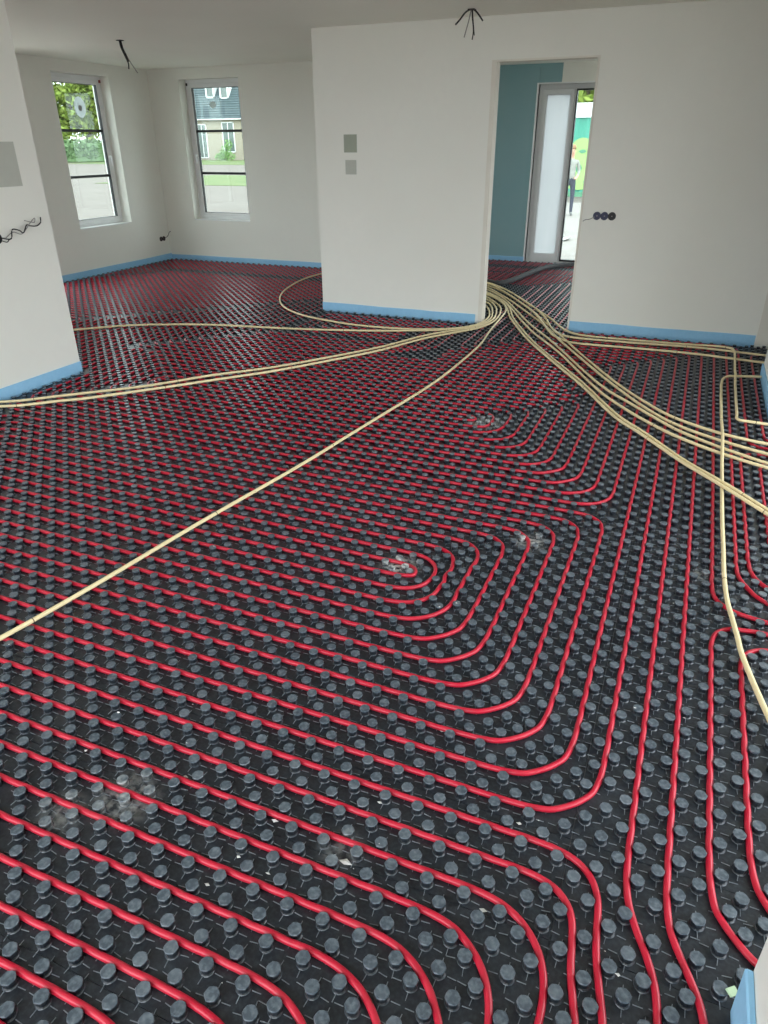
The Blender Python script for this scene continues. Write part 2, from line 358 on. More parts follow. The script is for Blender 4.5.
# spiral in the middle of the room
RC = {0: -8.0, 1: -7.3, 2: -6.75, 3: -5.9}
def rc(n): return RC.get(n, n - 9)
even, odd = [(-44.6, 3)], [(-44.6, 4)]
for n in (8, 6, 4, 2, 0):
    even += [(rc(n), 11 - n, 1.95 if n > 2 else 1.5 if n else .5), (rc(n), 12 + n, 1.3 if n else .5)]
    if n: even += [(-43 + 8 - n, 12 + n), (-43 + 8 - n, 11 - (n - 2))]
for n in (7, 5, 3, 1):
    odd += [(rc(n), 11 - n, 1.95 if n > 1 else 1.2), (rc(n), 12 + n, 1.3 if n > 1 else 1.2)]
    if n > 1: odd += [(-43 + 8 - n, 12 + n), (-43 + 8 - n, 11 - (n - 2))]
red_pipe('red heating pipe coiled into the large spiral in the middle of the floor', even + [(-36, 12, .5), (-36, 13, .5)] + odd[::-1])
# second spiral, further back
def s2(n0):
    L = [(-1 - n0, 49 + (3 - n0), 1.2), (-1 - n0, 21 + n0, 2.0), (-46 + n0, 21 + n0, 1)]
    n = n0 + 2
    while n <= 10:
        L += [(-46 + n - 2, 42 - n, 1), (-1 - n, 42 - n, 1), (-1 - n, 21 + n, 1.6 if n < 9 else .6), (-46 + n, 21 + n, 1)]; n += 2
    return L
ev, od = s2(2), s2(3)
ev = ev[:-1]; od = od[:-1]
red_pipe('red heating pipe of the smaller spiral below the doorway', to_door(1, ev) + [(-38, 31, .5), (-38, 30, .5)] + to_door(0, od)[::-1])
# lines wrapped around both spirals
red_pipe('red heating pipe running just outside the smaller spiral', to_door(3, [(-1, 52, 1.2), (-1, 21, 1.7), (-44, 21, .5), (-44, 22, .5), (-2, 22, 1.7), (-2, 51, 1.2)]) + to_door(2, [])[::-1])
red_pipe('red heating pipe looping around the outside of the large spiral', to_door(4, [(0, 53, 1.2), (0, 2, 1.95), (-44.6, 2, .5), (-44.6, 1, .5), (1, 1, 1.95), (1, 54, 1.2)]) + to_door(5, [])[::-1])
red_pipe('long straight red heating pipe right of the spirals, bending at the bottom edge', to_door(6, [(2, 55, 1.2), (2, -.8, 2.6), (3, -2.7, 1.6), (3, -24)]))
red_pipe('long straight red heating pipe, second right of the spirals', to_door(7, [(3, 56, 1.2), (3, -1.1, 2.6), (4, -2.9, 1.6), (4, -22)]))
# right hand lines
red_pipe('red heating pipe with a sharp bend under the bent conduit', to_door(8, [(4, 57, 1.2), (4, 14.2, .9), (4.8, 13.5, .8), (6.4, 13.25, 2), (9.2, 13.2, .45), (9.2, 12.3, .45), (6.2, 12.4, 2), (4, 12.45, .9), (4, -.1, 2.2), (5, -1.5, 2), (8, -2.2)]))
red_pipe('red heating pipe at the right edge with two nested bends', [(-35, 93), (-9.6, 93)][:0] + [(-8.5, 58.2), (5, 58, 1.2), (5, 16.4, 1), (6.1, 14.55, 1), (10.2, 14.3, 1), (10.2, 11.3, 1), (5, 11.45, .9), (5, .8, 2.2), (6, -.7, 2), (9, -1.2)])
red_pipe('red heating pipe close to the right wall, turning right halfway', [(-8.5, 59.2), (6, 59, 1.2), (6, 33.1, .9), (10, 32.7)])
red_pipe('short red heating pipe between the right hand bends', [(10, 31.6), (5.55, 31.9, .9), (5.55, 16.8, 1), (6.4, 15.6, .9), (10, 15.3)])
red_pipe('red heating pipe cut off by the right edge of the picture', [(10, 30.5), (6.6, 30.9, .9), (6.6, 4, 1), (10, 3)])
red_pipe('red heating pipe nearest the right wall', [(12, 57), (7, 57, 1.2), (7, 34.1, .9), (10, 33.8)])
# lines sweeping round in the foreground
cols = {0: [(1.5, 0, 2.5), (1.5, -2.4, 1.5), (2, -4.2, 1.5), (2, -26)], -1: [(1, -1, 2.5), (1, -3.0, 1.5), (1.5, -4.6, 1.5), (1.5, -26)], -2: [(.74, -2, 2.1), (.55, -6, 2), (.5, -26)],
        -3: [(-.32, -3, 2.1), (-.38, -26)], -4: [(-1.15, -4, 2.2), (-1.2, -26)], -5: [(-2.0, -5, 2.3), (-2.05, -26)], -6: [(-2.95, -6, 2.5), (-3, -26)],
        -7: [(-4.05, -7, 2.6), (-4.05, -26)], -8: [(-5.6, -8, 2.8), (-5.6, -26)], -9: [(-7, -9, 3), (-7, -26)]}
names = ['red heating pipe pair sweeping round just below the large spiral', 'red heating pipe pair, second sweep in the foreground', 'red heating pipe pair, third sweep in the foreground',
         'red heating pipe pair turning down at the bottom left', 'red heating pipe pair in the bottom left corner']
for i, a in enumerate((0, -2, -4, -6, -8)):
    red_pipe(names[i], cols[a][::-1] + [(-44.6, a, .5), (-44.6, a - 1, .5)] + cols[a - 1], 2, soft=None if a == 0 else LX + .1 * cols[a - 1][0][0] - .2)
# bundle crossing into the far left room
for a, b, c, nm in ((2, 3, -7, 'red heating pipe, innermost hairpin left of the conduit bundle'), (1, 4, -6, 'red heating pipe, middle hairpin left of the conduit bundle'), (0, 5, -5, 'red heating pipe, outermost hairpin left of the conduit bundle')):
    pa = [(-78.9, 59 + a), (-47 + a, 59 + a, 1), (-47 + a, 39 + a, 1), (c, 39 + a, min(1.2, (b - a) * .5))]
    pb = [(c, 39 + b, min(1.2, (b - a) * .5)), (-47 + b, 39 + b, 1), (-47 + b, 59 + b, 1), (-78.9, 59 + b)]
    red_pipe(nm, pa + pb, 1, False)
for i, nm in ((6, 'red heating pipe, first of four along the partition'), (8, 'red heating pipe, third of four along the partition')):
    def leg(k):
        e = k - 6
        return [(-78.9, 59 + k, .5), (-47 + k, 59 + k, 1), (-47 + k, 39 + k, 1), (-23 + e, 39 + k, 1), (-23 + e, 55 + e, 1), (-33 - e, 55 + e, 1), (-33 - e, 53 - e, 1), (-24.5, 53 - e, .5)]
    red_pipe(nm, leg(i) + leg(i + 1)[::-1], 1, False)
red_pipe('short red heating pipe hairpins between the bundle and the doorway lines', [(-18.6, 45), (-5, 45, .5), (-5, 46, .5), (-18.6, 46, .5), (-18.6, 47, .5), (-5, 47, .5), (-5, 48, .5), (-18.6, 48)], .5, False)
red_pipe('short red heating pipe hairpins behind the near left wall end', [(-47, 38), (-47, 31, .5), (-46, 31, .5), (-46, 38, .5), (-45, 38, .5), (-45, 31)], .5, False)
def bif(label, T0, B0, L0, R0, n):
    def arm(s):
        L = [(L0 - .6, T0 - s)]
        k = s
        while k < n:
            L += [(R0 - k, T0 - k, 1), (R0 - k, B0 + k, 1), (L0 + k, B0 + k, 1)]
            if k + 2 < n: L += [(L0 + k, T0 - k - 2, 1)]
            k += 2
        return L
    a, b = arm(0), arm(1); red_pipe(label, a + b[::-1], 1, False)
bif('red heating pipe spiral behind the left wall corner', 58, 31, -78.6, -48, 13)
bif('red heating pipe spiral below the far windows', 86, 69, -78.6, -39, 8)
bif('red heating pipe spiral in front of the hallway door', 103.5, 94, -34, -9, 4)
red_pipe('red heating pipe hairpin in the right of the hallway', [(-9, 62), (-9, 92, .5), (-8, 92, .5), (-8, 62, .5), (-7, 62, .5), (-7, 92, .5), (-6, 92, .5), (-6, 62)], .5, False)

# ------------------------------------------------------------------ knobs of the mat
from mathutils import kdtree
_pp = np.concatenate(PIPE_PTS); _kd = kdtree.KDTree(len(_pp))
for i, p in enumerate(_pp): _kd.insert((p[0], p[1], 0), i)
_kd.balance()
for i in np.nonzero(KY < 4.6)[0]:     # the soft knobs give way a few millimetres where a pipe bends past them
    for _ in range(2):
        co, _i, d = _kd.find((KX[i], KY[i], 0))
        if d < .0262 and d > 1e-4:
            k = min((.0262 - d), .016) / d; KX[i] += (KX[i] - co[0]) * k; KY[i] += (KY[i] - co[1]) * k
px, py, dep = project(KX, KY, .02)
view = (dep > .1) & (px > -4) & (px < 772) & (py > 0) & (py < 1030)

def knob_template(sides, level):
    """profile of one moulded knob: flared foot, waist, overhanging cap, its top scuffed and coloured lighter for skylight"""
    if level == 0: prof = [(.0186, 0.0), (.0170, .0016), (.0146, .0030), (.0148, .0165), (.0174, .0185), (.0178, .0215), (.0163, .0240)]
    elif level == 1: prof = [(.0180, 0.0), (.0148, .0022), (.0148, .0165), (.0176, .0190), (.0168, .0240)]
    else: prof = [(.0150, 0.0), (.0150, .0165), (.0176, .0190), (.0168, .0240)]
    V, F, mi = [], [], []
    for q, (r, z) in enumerate(prof):
        for s in range(sides):
            a = 2 * math.pi * (s + .5) / sides
            rr = r * (1 + (.03 * math.cos(sides / 2 * 2 * math.pi * (s) / sides) if level == 0 and q > 2 else 0))
            V.append((rr * math.cos(a), rr * math.sin(a), z))
    for q in range(len(prof) - 1):
        for s in range(sides):
            s2 = (s + 1) % sides
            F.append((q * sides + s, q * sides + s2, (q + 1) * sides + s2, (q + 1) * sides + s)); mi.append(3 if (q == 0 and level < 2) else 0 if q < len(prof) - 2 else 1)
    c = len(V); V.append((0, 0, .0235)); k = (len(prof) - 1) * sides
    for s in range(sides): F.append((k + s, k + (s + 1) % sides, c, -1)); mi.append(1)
    if level <= 1:
        for dx, dy, l0, l1 in ((1, 0, .022, .044), (-1, 0, .022, .044), (0, -1, .018, .036), (0, 1, .022, .036)):
            nx, ny = -dy * .0008, dx * .0008; b = len(V)
            for l, z in ((l0, 0), (l0, .0022), (l1, .0016), (l1, 0)):
                V.append((dx * l + nx, dy * l + ny, z)); V.append((dx * l - nx, dy * l - ny, z))
            for f in ((0, 2, 4, 6), (1, 7, 5, 3), (2, 3, 5, 4), (4, 5, 7, 6)): F.append(tuple(b + i for i in f)); mi.append(2)
    return np.array(V), np.array(F), np.array(mi)
MT['rib'] = mat('mat_rib_glint', (.22, .25, .28), .3, .6, noise=(60, (.10, .12, .14), .8))  # pale colour paints the highlight along the glossy black ribs
MT['foot'] = mat('knob_foot_glint', (.085, .10, .12), .25, .6, noise=(60, (.04, .05, .06), .8))  # lighter ring paints the reflection in the fold at the knob foot
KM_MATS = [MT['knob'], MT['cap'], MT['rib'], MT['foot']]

order = np.argsort(np.where(view, dep, 1e9)); single = order[:300]
tv, tf, tm = knob_template(12, 0)
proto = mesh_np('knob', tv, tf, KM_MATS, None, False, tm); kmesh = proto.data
first = True
for idx in single:
    x, y = float(KX[idx]), float(KY[idx])
    par = next((p[4] for p in panels if p[0] <= x <= p[1] and p[2] <= y <= p[3]), panels[0][4])
    if first: o = proto; first = False
    else: o = bpy.data.objects.new('knob', kmesh); COL.objects.link(o)
    o.parent = par; o.location = (x, y, 0); o.rotation_euler.z = random.uniform(-.15, .15) + random.choice([0, math.pi])*0
rest = np.ones(len(KX), bool); rest[single] = False
VV, FF, MM, base = [], [], [], 0
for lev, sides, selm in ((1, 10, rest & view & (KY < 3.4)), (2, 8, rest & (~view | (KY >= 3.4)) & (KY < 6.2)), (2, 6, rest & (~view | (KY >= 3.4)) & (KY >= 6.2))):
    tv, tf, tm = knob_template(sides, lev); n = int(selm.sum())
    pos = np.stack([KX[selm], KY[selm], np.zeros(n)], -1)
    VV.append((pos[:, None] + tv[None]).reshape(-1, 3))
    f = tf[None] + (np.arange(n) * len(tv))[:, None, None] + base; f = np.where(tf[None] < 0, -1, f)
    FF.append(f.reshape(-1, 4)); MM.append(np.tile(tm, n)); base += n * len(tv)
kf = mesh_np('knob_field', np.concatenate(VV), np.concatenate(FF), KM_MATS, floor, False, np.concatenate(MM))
kf['kind'] = 'stuff'; kf['label'] = 'thousands of further black knobs across the floor'

# ------------------------------------------------------------------ cream conduits lying on the mat
CR, CZ = .0098, .0342
def conduit(label, pts, lift=()):
    P = spline(pts, .025); z = np.full(len(P), CZ)
    for (x, y, r, hgt) in lift:
        d = np.hypot(P[:, 0] - x, P[:, 1] - y); z += hgt * np.exp(-(d / r) ** 2)
    # gentle unevenness where the conduit rides on the knobs
    s = np.arange(len(P)) * .025; ph = random.uniform(0, 6)
    z += .0012 * (1 + np.sin(s * 5.3 + ph))
    t = empty('electrical_conduit', (float(P[0, 0]), float(P[0, 1]), 0))
    Q = np.stack([P[:, 0] - P[0, 0], P[:, 1] - P[0, 1], z], -1)
    tube('tube', Q, CR, MT['beige'], t, 10)
    L = len(Q)
    for k in range(random.randint(8, 20), L - 4, 42):   # printed rings along the tube
        tube('print_mark', np.stack([Q[k], Q[k] + (Q[k + 1] - Q[k]) * .16]), CR * 1.02, MT['mark'], t, 10)
    return tag(t, label, 'conduit', 'cream conduits on the floor')
conduit('single cream conduit running diagonally to the lower left edge', [(-2.75, .35), (-2.45, .55), (-2.32, .95), (-2.193, 1.411), (-2.05, 2.4), (-1.905, 3.388), (-1.864, 3.734), (-1.80, 4.312), (-1.719, 5.016), (-1.696, 5.689), (-1.699, 6.347), (-1.76, 6.95), (-1.80, 7.5), (-1.845, 7.93), (-1.938, 8.233), (-2.123, 8.6), (-2.36, 8.90), (-2.9, 9.2)])
conduit('cream conduit curving in a wide arc behind the partition end', [(-4.55, 9.93), (-4.75, 9.8), (-4.9, 9.55), (-4.962, 9.2), (-4.94, 8.75), (-4.791, 8.118), (-4.562, 7.59), (-4.243, 7.162), (-3.857, 6.875), (-3.458, 6.74), (-3.104, 6.665), (-2.808, 6.66), (-2.545, 6.70), (-2.3, 6.79), (-2.10, 6.92), (-1.965, 7.11), (-1.93, 7.30), (-1.938, 7.55), (-2.02, 7.86), (-2.10, 8.05), (-2.25, 8.28), (-2.9, 8.6)])
conduit('cream conduit running to the far left room past the wall corner', [(-7.4, 4.75), (-6.5, 4.9), (-5.95, 5.2), (-5.695, 5.43), (-5.301, 5.785), (-4.677, 6.082), (-3.99, 6.216), (-3.27, 6.373), (-2.887, 6.485), (-2.521, 6.64), (-2.164, 6.82), (-1.975, 7.03), (-1.905, 7.25), (-1.90, 7.5), (-1.965, 7.8), (-2.045, 8.05), (-2.17, 8.29), (-2.9, 8.7)])
conduit('upper of two cream conduits lying side by side towards the left wall', [(-4.58, 3.43), (-4.405, 3.539), (-4.212, 3.733), (-4.109, 3.839), (-3.766, 4.189), (-3.444, 4.622), (-3.13, 4.985), (-2.809, 5.455), (-2.542, 5.926), (-2.284, 6.52), (-2.09, 6.81), (-1.94, 7.03), (-1.875, 7.25), (-1.868, 7.5), (-1.925, 7.82), (-2.01, 8.1), (-2.225, 8.47), (-2.9, 8.82)])
conduit('lower of two cream conduits lying side by side towards the left wall', [(-4.58, 3.31), (-4.441, 3.393), (-4.323, 3.464), (-4.131, 3.652), (-4.016, 3.742), (-3.696, 4.103), (-3.37, 4.516), (-3.066, 4.879), (-2.765, 5.365), (-2.496, 5.819), (-2.245, 6.438), (-2.06, 6.73), (-1.91, 6.97), (-1.84, 7.22), (-1.836, 7.5), (-1.88, 7.82), (-1.96, 8.11), (-2.13, 8.42), (-2.3, 8.65), (-2.9, 8.95)])
eps = [(-2.9, 9.3), (-2.55, 9.06), (-2.309, 8.80), (-2.085, 8.52), (-1.884, 8.15), (-1.699, 7.597), (-1.494, 7.114), (-1.231, 6.557), (-.635, 5.488), (-.277, 4.797), (-.12, 4.585), (.221, 4.074), (.36, 3.882), (.574, 3.639), (1.0, 3.2)]
def off(pts, d):
    P = np.array(pts); T = np.gradient(P, axis=0); T /= np.linalg.norm(T, axis=1)[:, None]; return P + d * np.stack([-T[:, 1], T[:, 0]], -1)
conduit('lower of the cream conduit pair sweeping to the right edge', off(eps, -.0155), [(.37, 3.87, .3, .022)])
conduit('upper of the cream conduit pair sweeping to the right edge', off(eps, .0155), [(.37, 3.87, .3, .022)])
conduit('cream conduit just above the pair sweeping to the right edge', [(-2.9, 9.38), (-2.56, 9.15), (-2.318, 8.90), (-2.052, 8.535), (-1.837, 8.11), (-1.60, 7.56), (-1.361, 7.055), (-1.2, 6.77), (-.94, 6.296), (-.452, 5.297), (-.241, 4.984), (-.087, 4.79), (.079, 4.609), (.279, 4.446), (.462, 4.335), (.609, 4.265), (1.0, 4.1)])
conduit('middle cream conduit of the bundle sweeping right', [(-2.9, 9.46), (-2.6, 9.3), (-2.37, 9.08), (-2.058, 8.63), (-1.77, 8.05), (-1.44, 7.34), (-1.16, 6.84), (-.698, 5.904), (-.436, 5.411), (-.243, 5.15), (-.06, 4.91), (.10, 4.71), (.316, 4.523), (.465, 4.42), (.612, 4.332), (1.0, 4.2)])
conduit('second topmost cream conduit of the bundle sweeping right', [(-2.9, 9.54), (-2.62, 9.42), (-2.41, 9.22), (-2.064, 8.72), (-1.605, 7.925), (-1.297, 7.36), (-1.035, 6.79), (-.65, 6.02), (-.352, 5.46), (-.155, 5.12), (.071, 4.83), (.316, 4.645), (.619, 4.485), (1.0, 4.33)])
conduit('topmost cream conduit of the bundle sweeping right', [(-2.9, 9.62), (-2.62, 9.5), (-2.40, 9.31), (-2.09, 8.92), (-1.64, 8.16), (-1.325, 7.52), (-1.0, 6.845), (-.655, 6.125), (-.35, 5.55), (-.14, 5.215), (.05, 4.965), (.316, 4.775), (.52, 4.694), (.63, 4.671), (1.0, 4.63)])
conduit('cream conduit along the partition that bends down and ends right', [(-2.9, 9.7), (-2.55, 9.58), (-2.25, 9.3), (-1.95, 8.85), (-1.58, 8.2), (-1.29, 7.68), (-1.166, 7.42), (-1.041, 7.2), (-.892, 7.09), (-.482, 7.055), (.093, 7.068), (.357, 7.062), (.45, 7.01), (.475, 6.88), (.478, 6.727), (.47, 6.144), (.463, 5.2), (.464, 5.085), (.485, 5.062), (.53, 5.06), (.64, 5.05), (.9, 5.02)],
        [(.477, 6.85, .3, .022), (.47, 6.14, .12, .022)])
conduit('cream conduit running straight along the foot of the partition', [(-2.9, 9.66), (-2.5, 9.45), (-2.06, 8.94), (-1.61, 8.18), (-1.34, 7.62), (-1.2, 7.24), (-1.1, 7.05), (-.955, 6.955), (-.474, 6.957), (.196, 6.985), (.753, 6.925), (1.3, 6.88)], [(-2.6, 9.5, .6, .021), (-2.0, 8.85, .8, .021), (-1.45, 7.85, .5, .021)])
conduit('cream conduit parallel to the partition, furthest from the wall', [(-2.9, 9.58), (-2.46, 9.37), (-2.075, 8.84), (-1.615, 8.04), (-1.33, 7.42), (-1.13, 6.96), (-.95, 6.765), (-.8, 6.745), (-.454, 6.757), (.2, 6.745), (.714, 6.67), (1.3, 6.62)], [(-2.6, 9.45, .6, .021), (-2.0, 8.7, .8, .021), (-1.45, 7.7, .5, .021)])
conduit('cream conduit leaving the right wall, bending down past the red bends', [(.668, 6.205), (.56, 6.175), (.479, 6.149), (.42, 6.12), (.385, 6.05), (.370, 5.9), (.366, 5.665), (.363, 5.037), (.362, 4.304), (.359, 3.494), (.362, 3.189), (.364, 2.916), (.373, 2.735), (.389, 2.611), (.407, 2.479), (.417, 2.394), (.474, 2.136), (.55, 1.86), (.68, 1.5), (1.0, 1.25)],
        [(.363, 4.68, .28, .021), (.363, 4.5, .25, .012)])

# dark foam tube across the hall
hp = spline([(-3.4, 9.9), (-2.9, 9.70), (-2.505, 9.516), (-2.33, 9.47), (-2.235, 9.66), (-2.135, 10.278), (-2.015, 10.933), (-1.864, 11.25), (-1.6, 11.5), (-1.2, 11.62)], .03)
ht = tube('insulated_hose', np.concatenate([hp, np.full((len(hp), 1), .059)], 1), .034 * (1 + .03 * np.sin(np.arange(len(hp)) * 1.3)), MT['hose'], None, 12)
tag(ht, 'dark grey foam insulated tube lying across the hallway floor', 'hose')

# ------------------------------------------------------------------ blue foam edge strips
def strip(label, a, b, nrm, top, th=.008, wob=.004):
    a, b, n = np.array(a, float), np.array(b, float), np.array(nrm, float); L = np.linalg.norm(b - a); k = max(int(L / .12), 2)
    u = np.linspace(0, 1, k + 1); base = a + (b - a) * u[:, None]
    tz = top + wob * np.interp(u, np.linspace(0, 1, 9), rng.uniform(-1, 1, 9)); out = .002 + .004 * np.interp(u, np.linspace(0, 1, 11), rng.uniform(0, 1, 11))
    V, F = [], []
    for i in range(k + 1):
        p, q = base[i] + n * .0015, base[i] + n * (th + out[i]); g = base[i] + n * (th + .001)
        V += [(p[0], p[1], 0.0005), (g[0], g[1], 0.0005), (q[0], q[1], tz[i] - .004), (p[0] + n[0] * (th * .5 + out[i]), p[1] + n[1] * (th * .5 + out[i]), tz[i]), (p[0], p[1], tz[i] - .002)]
    for i in range(k):
        for s in range(5):
            F.append((i * 5 + s, i * 5 + (s + 1) % 5, (i + 1) * 5 + (s + 1) % 5, (i + 1) * 5 + s))
    for e in (0, k): F += [(e * 5, e * 5 + 1, e * 5 + 2, e * 5 + 3), (e * 5, e * 5 + 3, e * 5 + 4, -1)]
    o = mesh_np('foam_edge_strip', V, F, MT['foam'])
    bm = bmesh.new(); bm.from_mesh(o.data); bmesh.ops.recalc_face_normals(bm, faces=bm.faces); bm.to_mesh(o.data); bm.free()
    return tag(o, label, 'edge strip', 'blue foam edge strips')
strip('blue foam edge strip along the partition left of the doorway', (-3.835, YP0), (-2.03, YP0), (0, -1), .098)
strip('blue foam edge strip along the partition right of the doorway', (-1.045, YP0), (XR - .02, YP0), (0, -1), .112)
strip('blue foam edge strip below the far wall window', (XL + .01, YF), (-3.835, YF), (0, -1), .085)
strip('blue foam edge strip below the side window of the far room', (XL, YN), (XL, YF - .01), (1, 0), .098)
strip('blue foam edge strip along the near left wall', (XN, -1.5), (XN, YN), (1, 0), .102)
strip('blue foam edge strip on the right wall end', (XR, 5.18), (XR, YR), (-1, 0), .11)
strip('blue foam edge strip on the wall corner at the lower right', (.38, -1.2), (.38, 1.085), (-1, 0), .168, .012, .006)
strip('blue foam edge strip below the green plasterboard in the hallway', (-3.66, YH - .012), (HX0 - .02, YH - .012), (0, -1), .085)
tp = boxes('tape_scrap', [(-.012, .012, -.009, .009, 0, .006)], MT['tape'], None, .002); tp.location = (.366, 1.115, .0242); tp.rotation_euler = (.15, .1, .7)
tag(tp, 'small pale green tape scrap by the lower right wall corner', 'tape')

# ------------------------------------------------------------------ windows
def window(name, label, o_loc, rz, wdt, z0, z1, sticker, dot, handle_side):
    """local frame: x along the wall from 0 to wdt, y = depth into the wall"""
    t = empty(name, o_loc, rz); tag(t, label, None, None, 'structure')
    d0, d1 = .165, .235
    fw = .052
    boxes('frame', [(0, fw, d0, d1, z0, z1), (wdt - fw, wdt, d0, d1, z0, z1), (fw, wdt - fw, d0, d1, z0, z0 + fw), (fw, wdt - fw, d0, d1, z1 - fw, z1)], MT['pvc'], t)
    s = fw + .004; sw = .048; e0, e1 = d0 - .012, d1 - .02
    sash = boxes('sash', [(s, s + sw, e0, e1, z0 + s, z1 - s), (wdt - s - sw, wdt - s, e0, e1, z0 + s, z1 - s), (s + sw, wdt - s - sw, e0, e1, z0 + s, z0 + s + sw), (s + sw, wdt - s - sw, e0, e1, z1 - s - sw, z1 - s)], MT['pvc'], t)
    g = s + sw; y = .2
    boxes('gasket', [(g - .002, g + .008, e0 + .004, y, z0 + g, z1 - g), (wdt - g - .008, wdt - g + .002, e0 + .004, y, z0 + g, z1 - g), (g, wdt - g, e0 + .004, y, z0 + g - .002, z0 + g + .006), (g, wdt - g, e0 + .004, y, z1 - g - .006, z1 - g + .002)], MT['black'], sash)
    bars = (1.300, 1.882)
    zs = [z0 + g] + [b for b in bars] + [z1 - g]
    for q in range(3): boxes('pane', [(g + .006, wdt - g - .006, y, y + .006, zs[q] + (.016 if q else .004), zs[q + 1] - (.016 if q < 2 else .004))], MT['glass'], sash)
    for b in bars: boxes('glazing_bar', [(g, wdt - g, y - .012, y + .014, b - .017, b + .017)], MT['black'], sash)
    boxes('sill', [(0, wdt, .0, d0, z0 - .0, z0 + .012)], MT['pvc'], t)
    hx = s + sw * .5 if handle_side < 0 else wdt - s - sw * .5
    hb = boxes('handle', [(hx - .013, hx + .013, e0 - .012, e0, 1.50, 1.57), (hx - .009, hx + .009, e0 - .045, e0 - .012, 1.545, 1.563), (hx - .010, hx + .010, e0 - .052, e0 - .038, 1.43, 1.565)], MT['pvc'], sash, .003)
    bm = bmesh.new(); bmesh.ops.create_cone(bm, cap_ends=True, segments=28, radius1=1, radius2=1, depth=.002)
    me = bpy.data.meshes.new('sticker'); bm.to_mesh(me); bm.free()
    so = link('sticker', me, MT['frost'], sash); so.location = (sticker[0], y - .002, sticker[1]); so.rotation_euler = (math.pi / 2, 0, 0); so.scale = (sticker[2], sticker[3], 1)
    so['label'] = 'pale oval sticker on the glass'
    if dot:
        me2 = me.copy(); me2.materials.clear(); dt = link('sticker_print', me2, MT['grey_wire'], sash); dt.location = (sticker[0], y - .0045, sticker[1] - .01); dt.rotation_euler = (math.pi / 2, 0, 0); dt.scale = (.036, .036, 1)
    rp = boxes('red_plug', [(wdt - .035 if handle_side > 0 else .015, wdt - .012 if handle_side > 0 else .035, d0 - .02, d0, z1 - .075, z1 - .04)], MT['redplug'] if dot else MT['black'], t, .003)
    return t
window('window_1', 'tall white window in the far wall with two black glazing bars', (WX0, YF, 0), 0, WX1 - WX0, WZ0, WZ1, (.43, 2.23, .055, .045), False, -1)
window('window_2', 'tall white window in the left side wall with an oval sticker', (XL, LY0, 0), math.pi / 2, LY1 - LY0, LZ0, LZ1, (.62, 2.17, .105, .13), True, 1)

# glazed hallway door
t = empty('door_1', (HX0, YH, 0)); tag(t, 'grey framed hallway door with a white frosted side panel', None, None, 'structure')
wd = HX1 - HX0
boxes('plaster_edge', [(-.028, 0, -.016, .10, 0, HZ + .02), (0, wd, -.016, .10, HZ, HZ + .02)], MT['pvc'], t)
fr = boxes('frame', [(0, .06, .06, .13, 0, HZ), (wd - .06, wd, .06, .13, 0, HZ), (.06, wd - .06, .06, .13, HZ - .06, HZ), (.50, .535, .06, .13, 0, HZ - .06), (.06, wd - .06, .05, .14, 0, .03)], MT['pvc_grey'], t)
boxes('panel_frame', [(.062, .12, .05, .11, .03, HZ - .062), (.455, .498, .05, .11, .03, HZ - .062), (.12, .455, .05, .11, .03, .14), (.12, .455, .05, .11, HZ - .13, HZ - .062)], MT['pvc_grey'], t)
boxes('frosted_pane', [(.12, .455, .075, .083, .14, HZ - .13)], MT['frost'], t)
lf = boxes('door_leaf', [(.537, .552, .04, .11, .035, HZ - .064), (wd - .09, wd - .062, .04, .11, .035, HZ - .064), (.552, wd - .09, .04, .11, .035, .06), (.552, wd - .09, .04, .11, HZ - .085, HZ - .064)], MT['black'], t)
boxes('pane', [(.552, wd - .09, .07, .078, .06, HZ - .085)], MT['glass'], lf)
boxes('door_handle', [(wd - .085, wd - .067, .0, .04, 1.03, 1.05), (wd - .20, wd - .067, -.015, .0, 1.03, 1.05)], MT['metal'], lf, .004)

# ------------------------------------------------------------------ wall boxes, wires, patches
def disc_mesh(r, depth, name, inner=None):
    bm = bmesh.new(); n = 24; prof = [(r, 0), (r, -depth), (r * .86, -depth), (r * .80, -depth * .3), (0, -depth * .25)]
    rings = []
    for rr, d in prof[:-1]: rings.append([bm.verts.new((rr * math.cos(2 * math.pi * i / n), d, rr * math.sin(2 * math.pi * i / n))) for i in range(n)])
    c = bm.verts.new((0, prof[-1][1], 0))
    for a, b in zip(rings, rings[1:]):
        for i in range(n): bm.faces.new((a[i], a[(i + 1) % n], b[(i + 1) % n], b[i]))
    for i in range(n): bm.faces.new((rings[-1][i], rings[-1][(i + 1) % n], c))
    bmesh.ops.recalc_face_normals(bm, faces=bm.faces)
    me = bpy.data.meshes.new(name); bm.to_mesh(me); bm.free(); return me
def socket(label, loc, rz, cols, gap=.068, r=.036):
    t = empty('socket_box', loc, rz)
    for i, m in enumerate(cols):
        o = link('round_box', disc_mesh(r, .006, 'round_box'), m, t); o.location = ((i - (len(cols) - 1) / 2) * gap, 0, 0)
        s = boxes('cover_screw', [(-.004, .004, -.004, -.001, -.004, .004)], MT['grey_wire'], o)
    return tag(t, label, 'socket')
ts = socket('three round black and navy socket boxes right of the doorway', (-.84, YP0, 1.092), 0, [MT['navy'], MT['navy'], MT['black']])
tube('wire', spline([(-.09, -.006, -.01), (-.13, -.02, -.03), (-.165, -.012, -.035), (-.19, -.015, -.05)], .01), .004, MT['grey_wire'], ts, 6)
t2 = socket('two small black socket boxes in the far left corner', (XL, 9.88, .34), math.pi / 2, [MT['black'], MT['black']])
tube('wire', spline([(.03, -.004, .0), (.10, -.03, .03), (.15, -.04, .09), (.17, -.05, .10)], .01), .004, MT['black'], t2, 6)
socket('single black socket box beside the partition end', (-5.225, YF, .345), 0, [MT['black']])
t4 = socket('round black box with curly cables on the near left wall', (XN, 3.85, 1.118), math.pi / 2, [MT['black']])
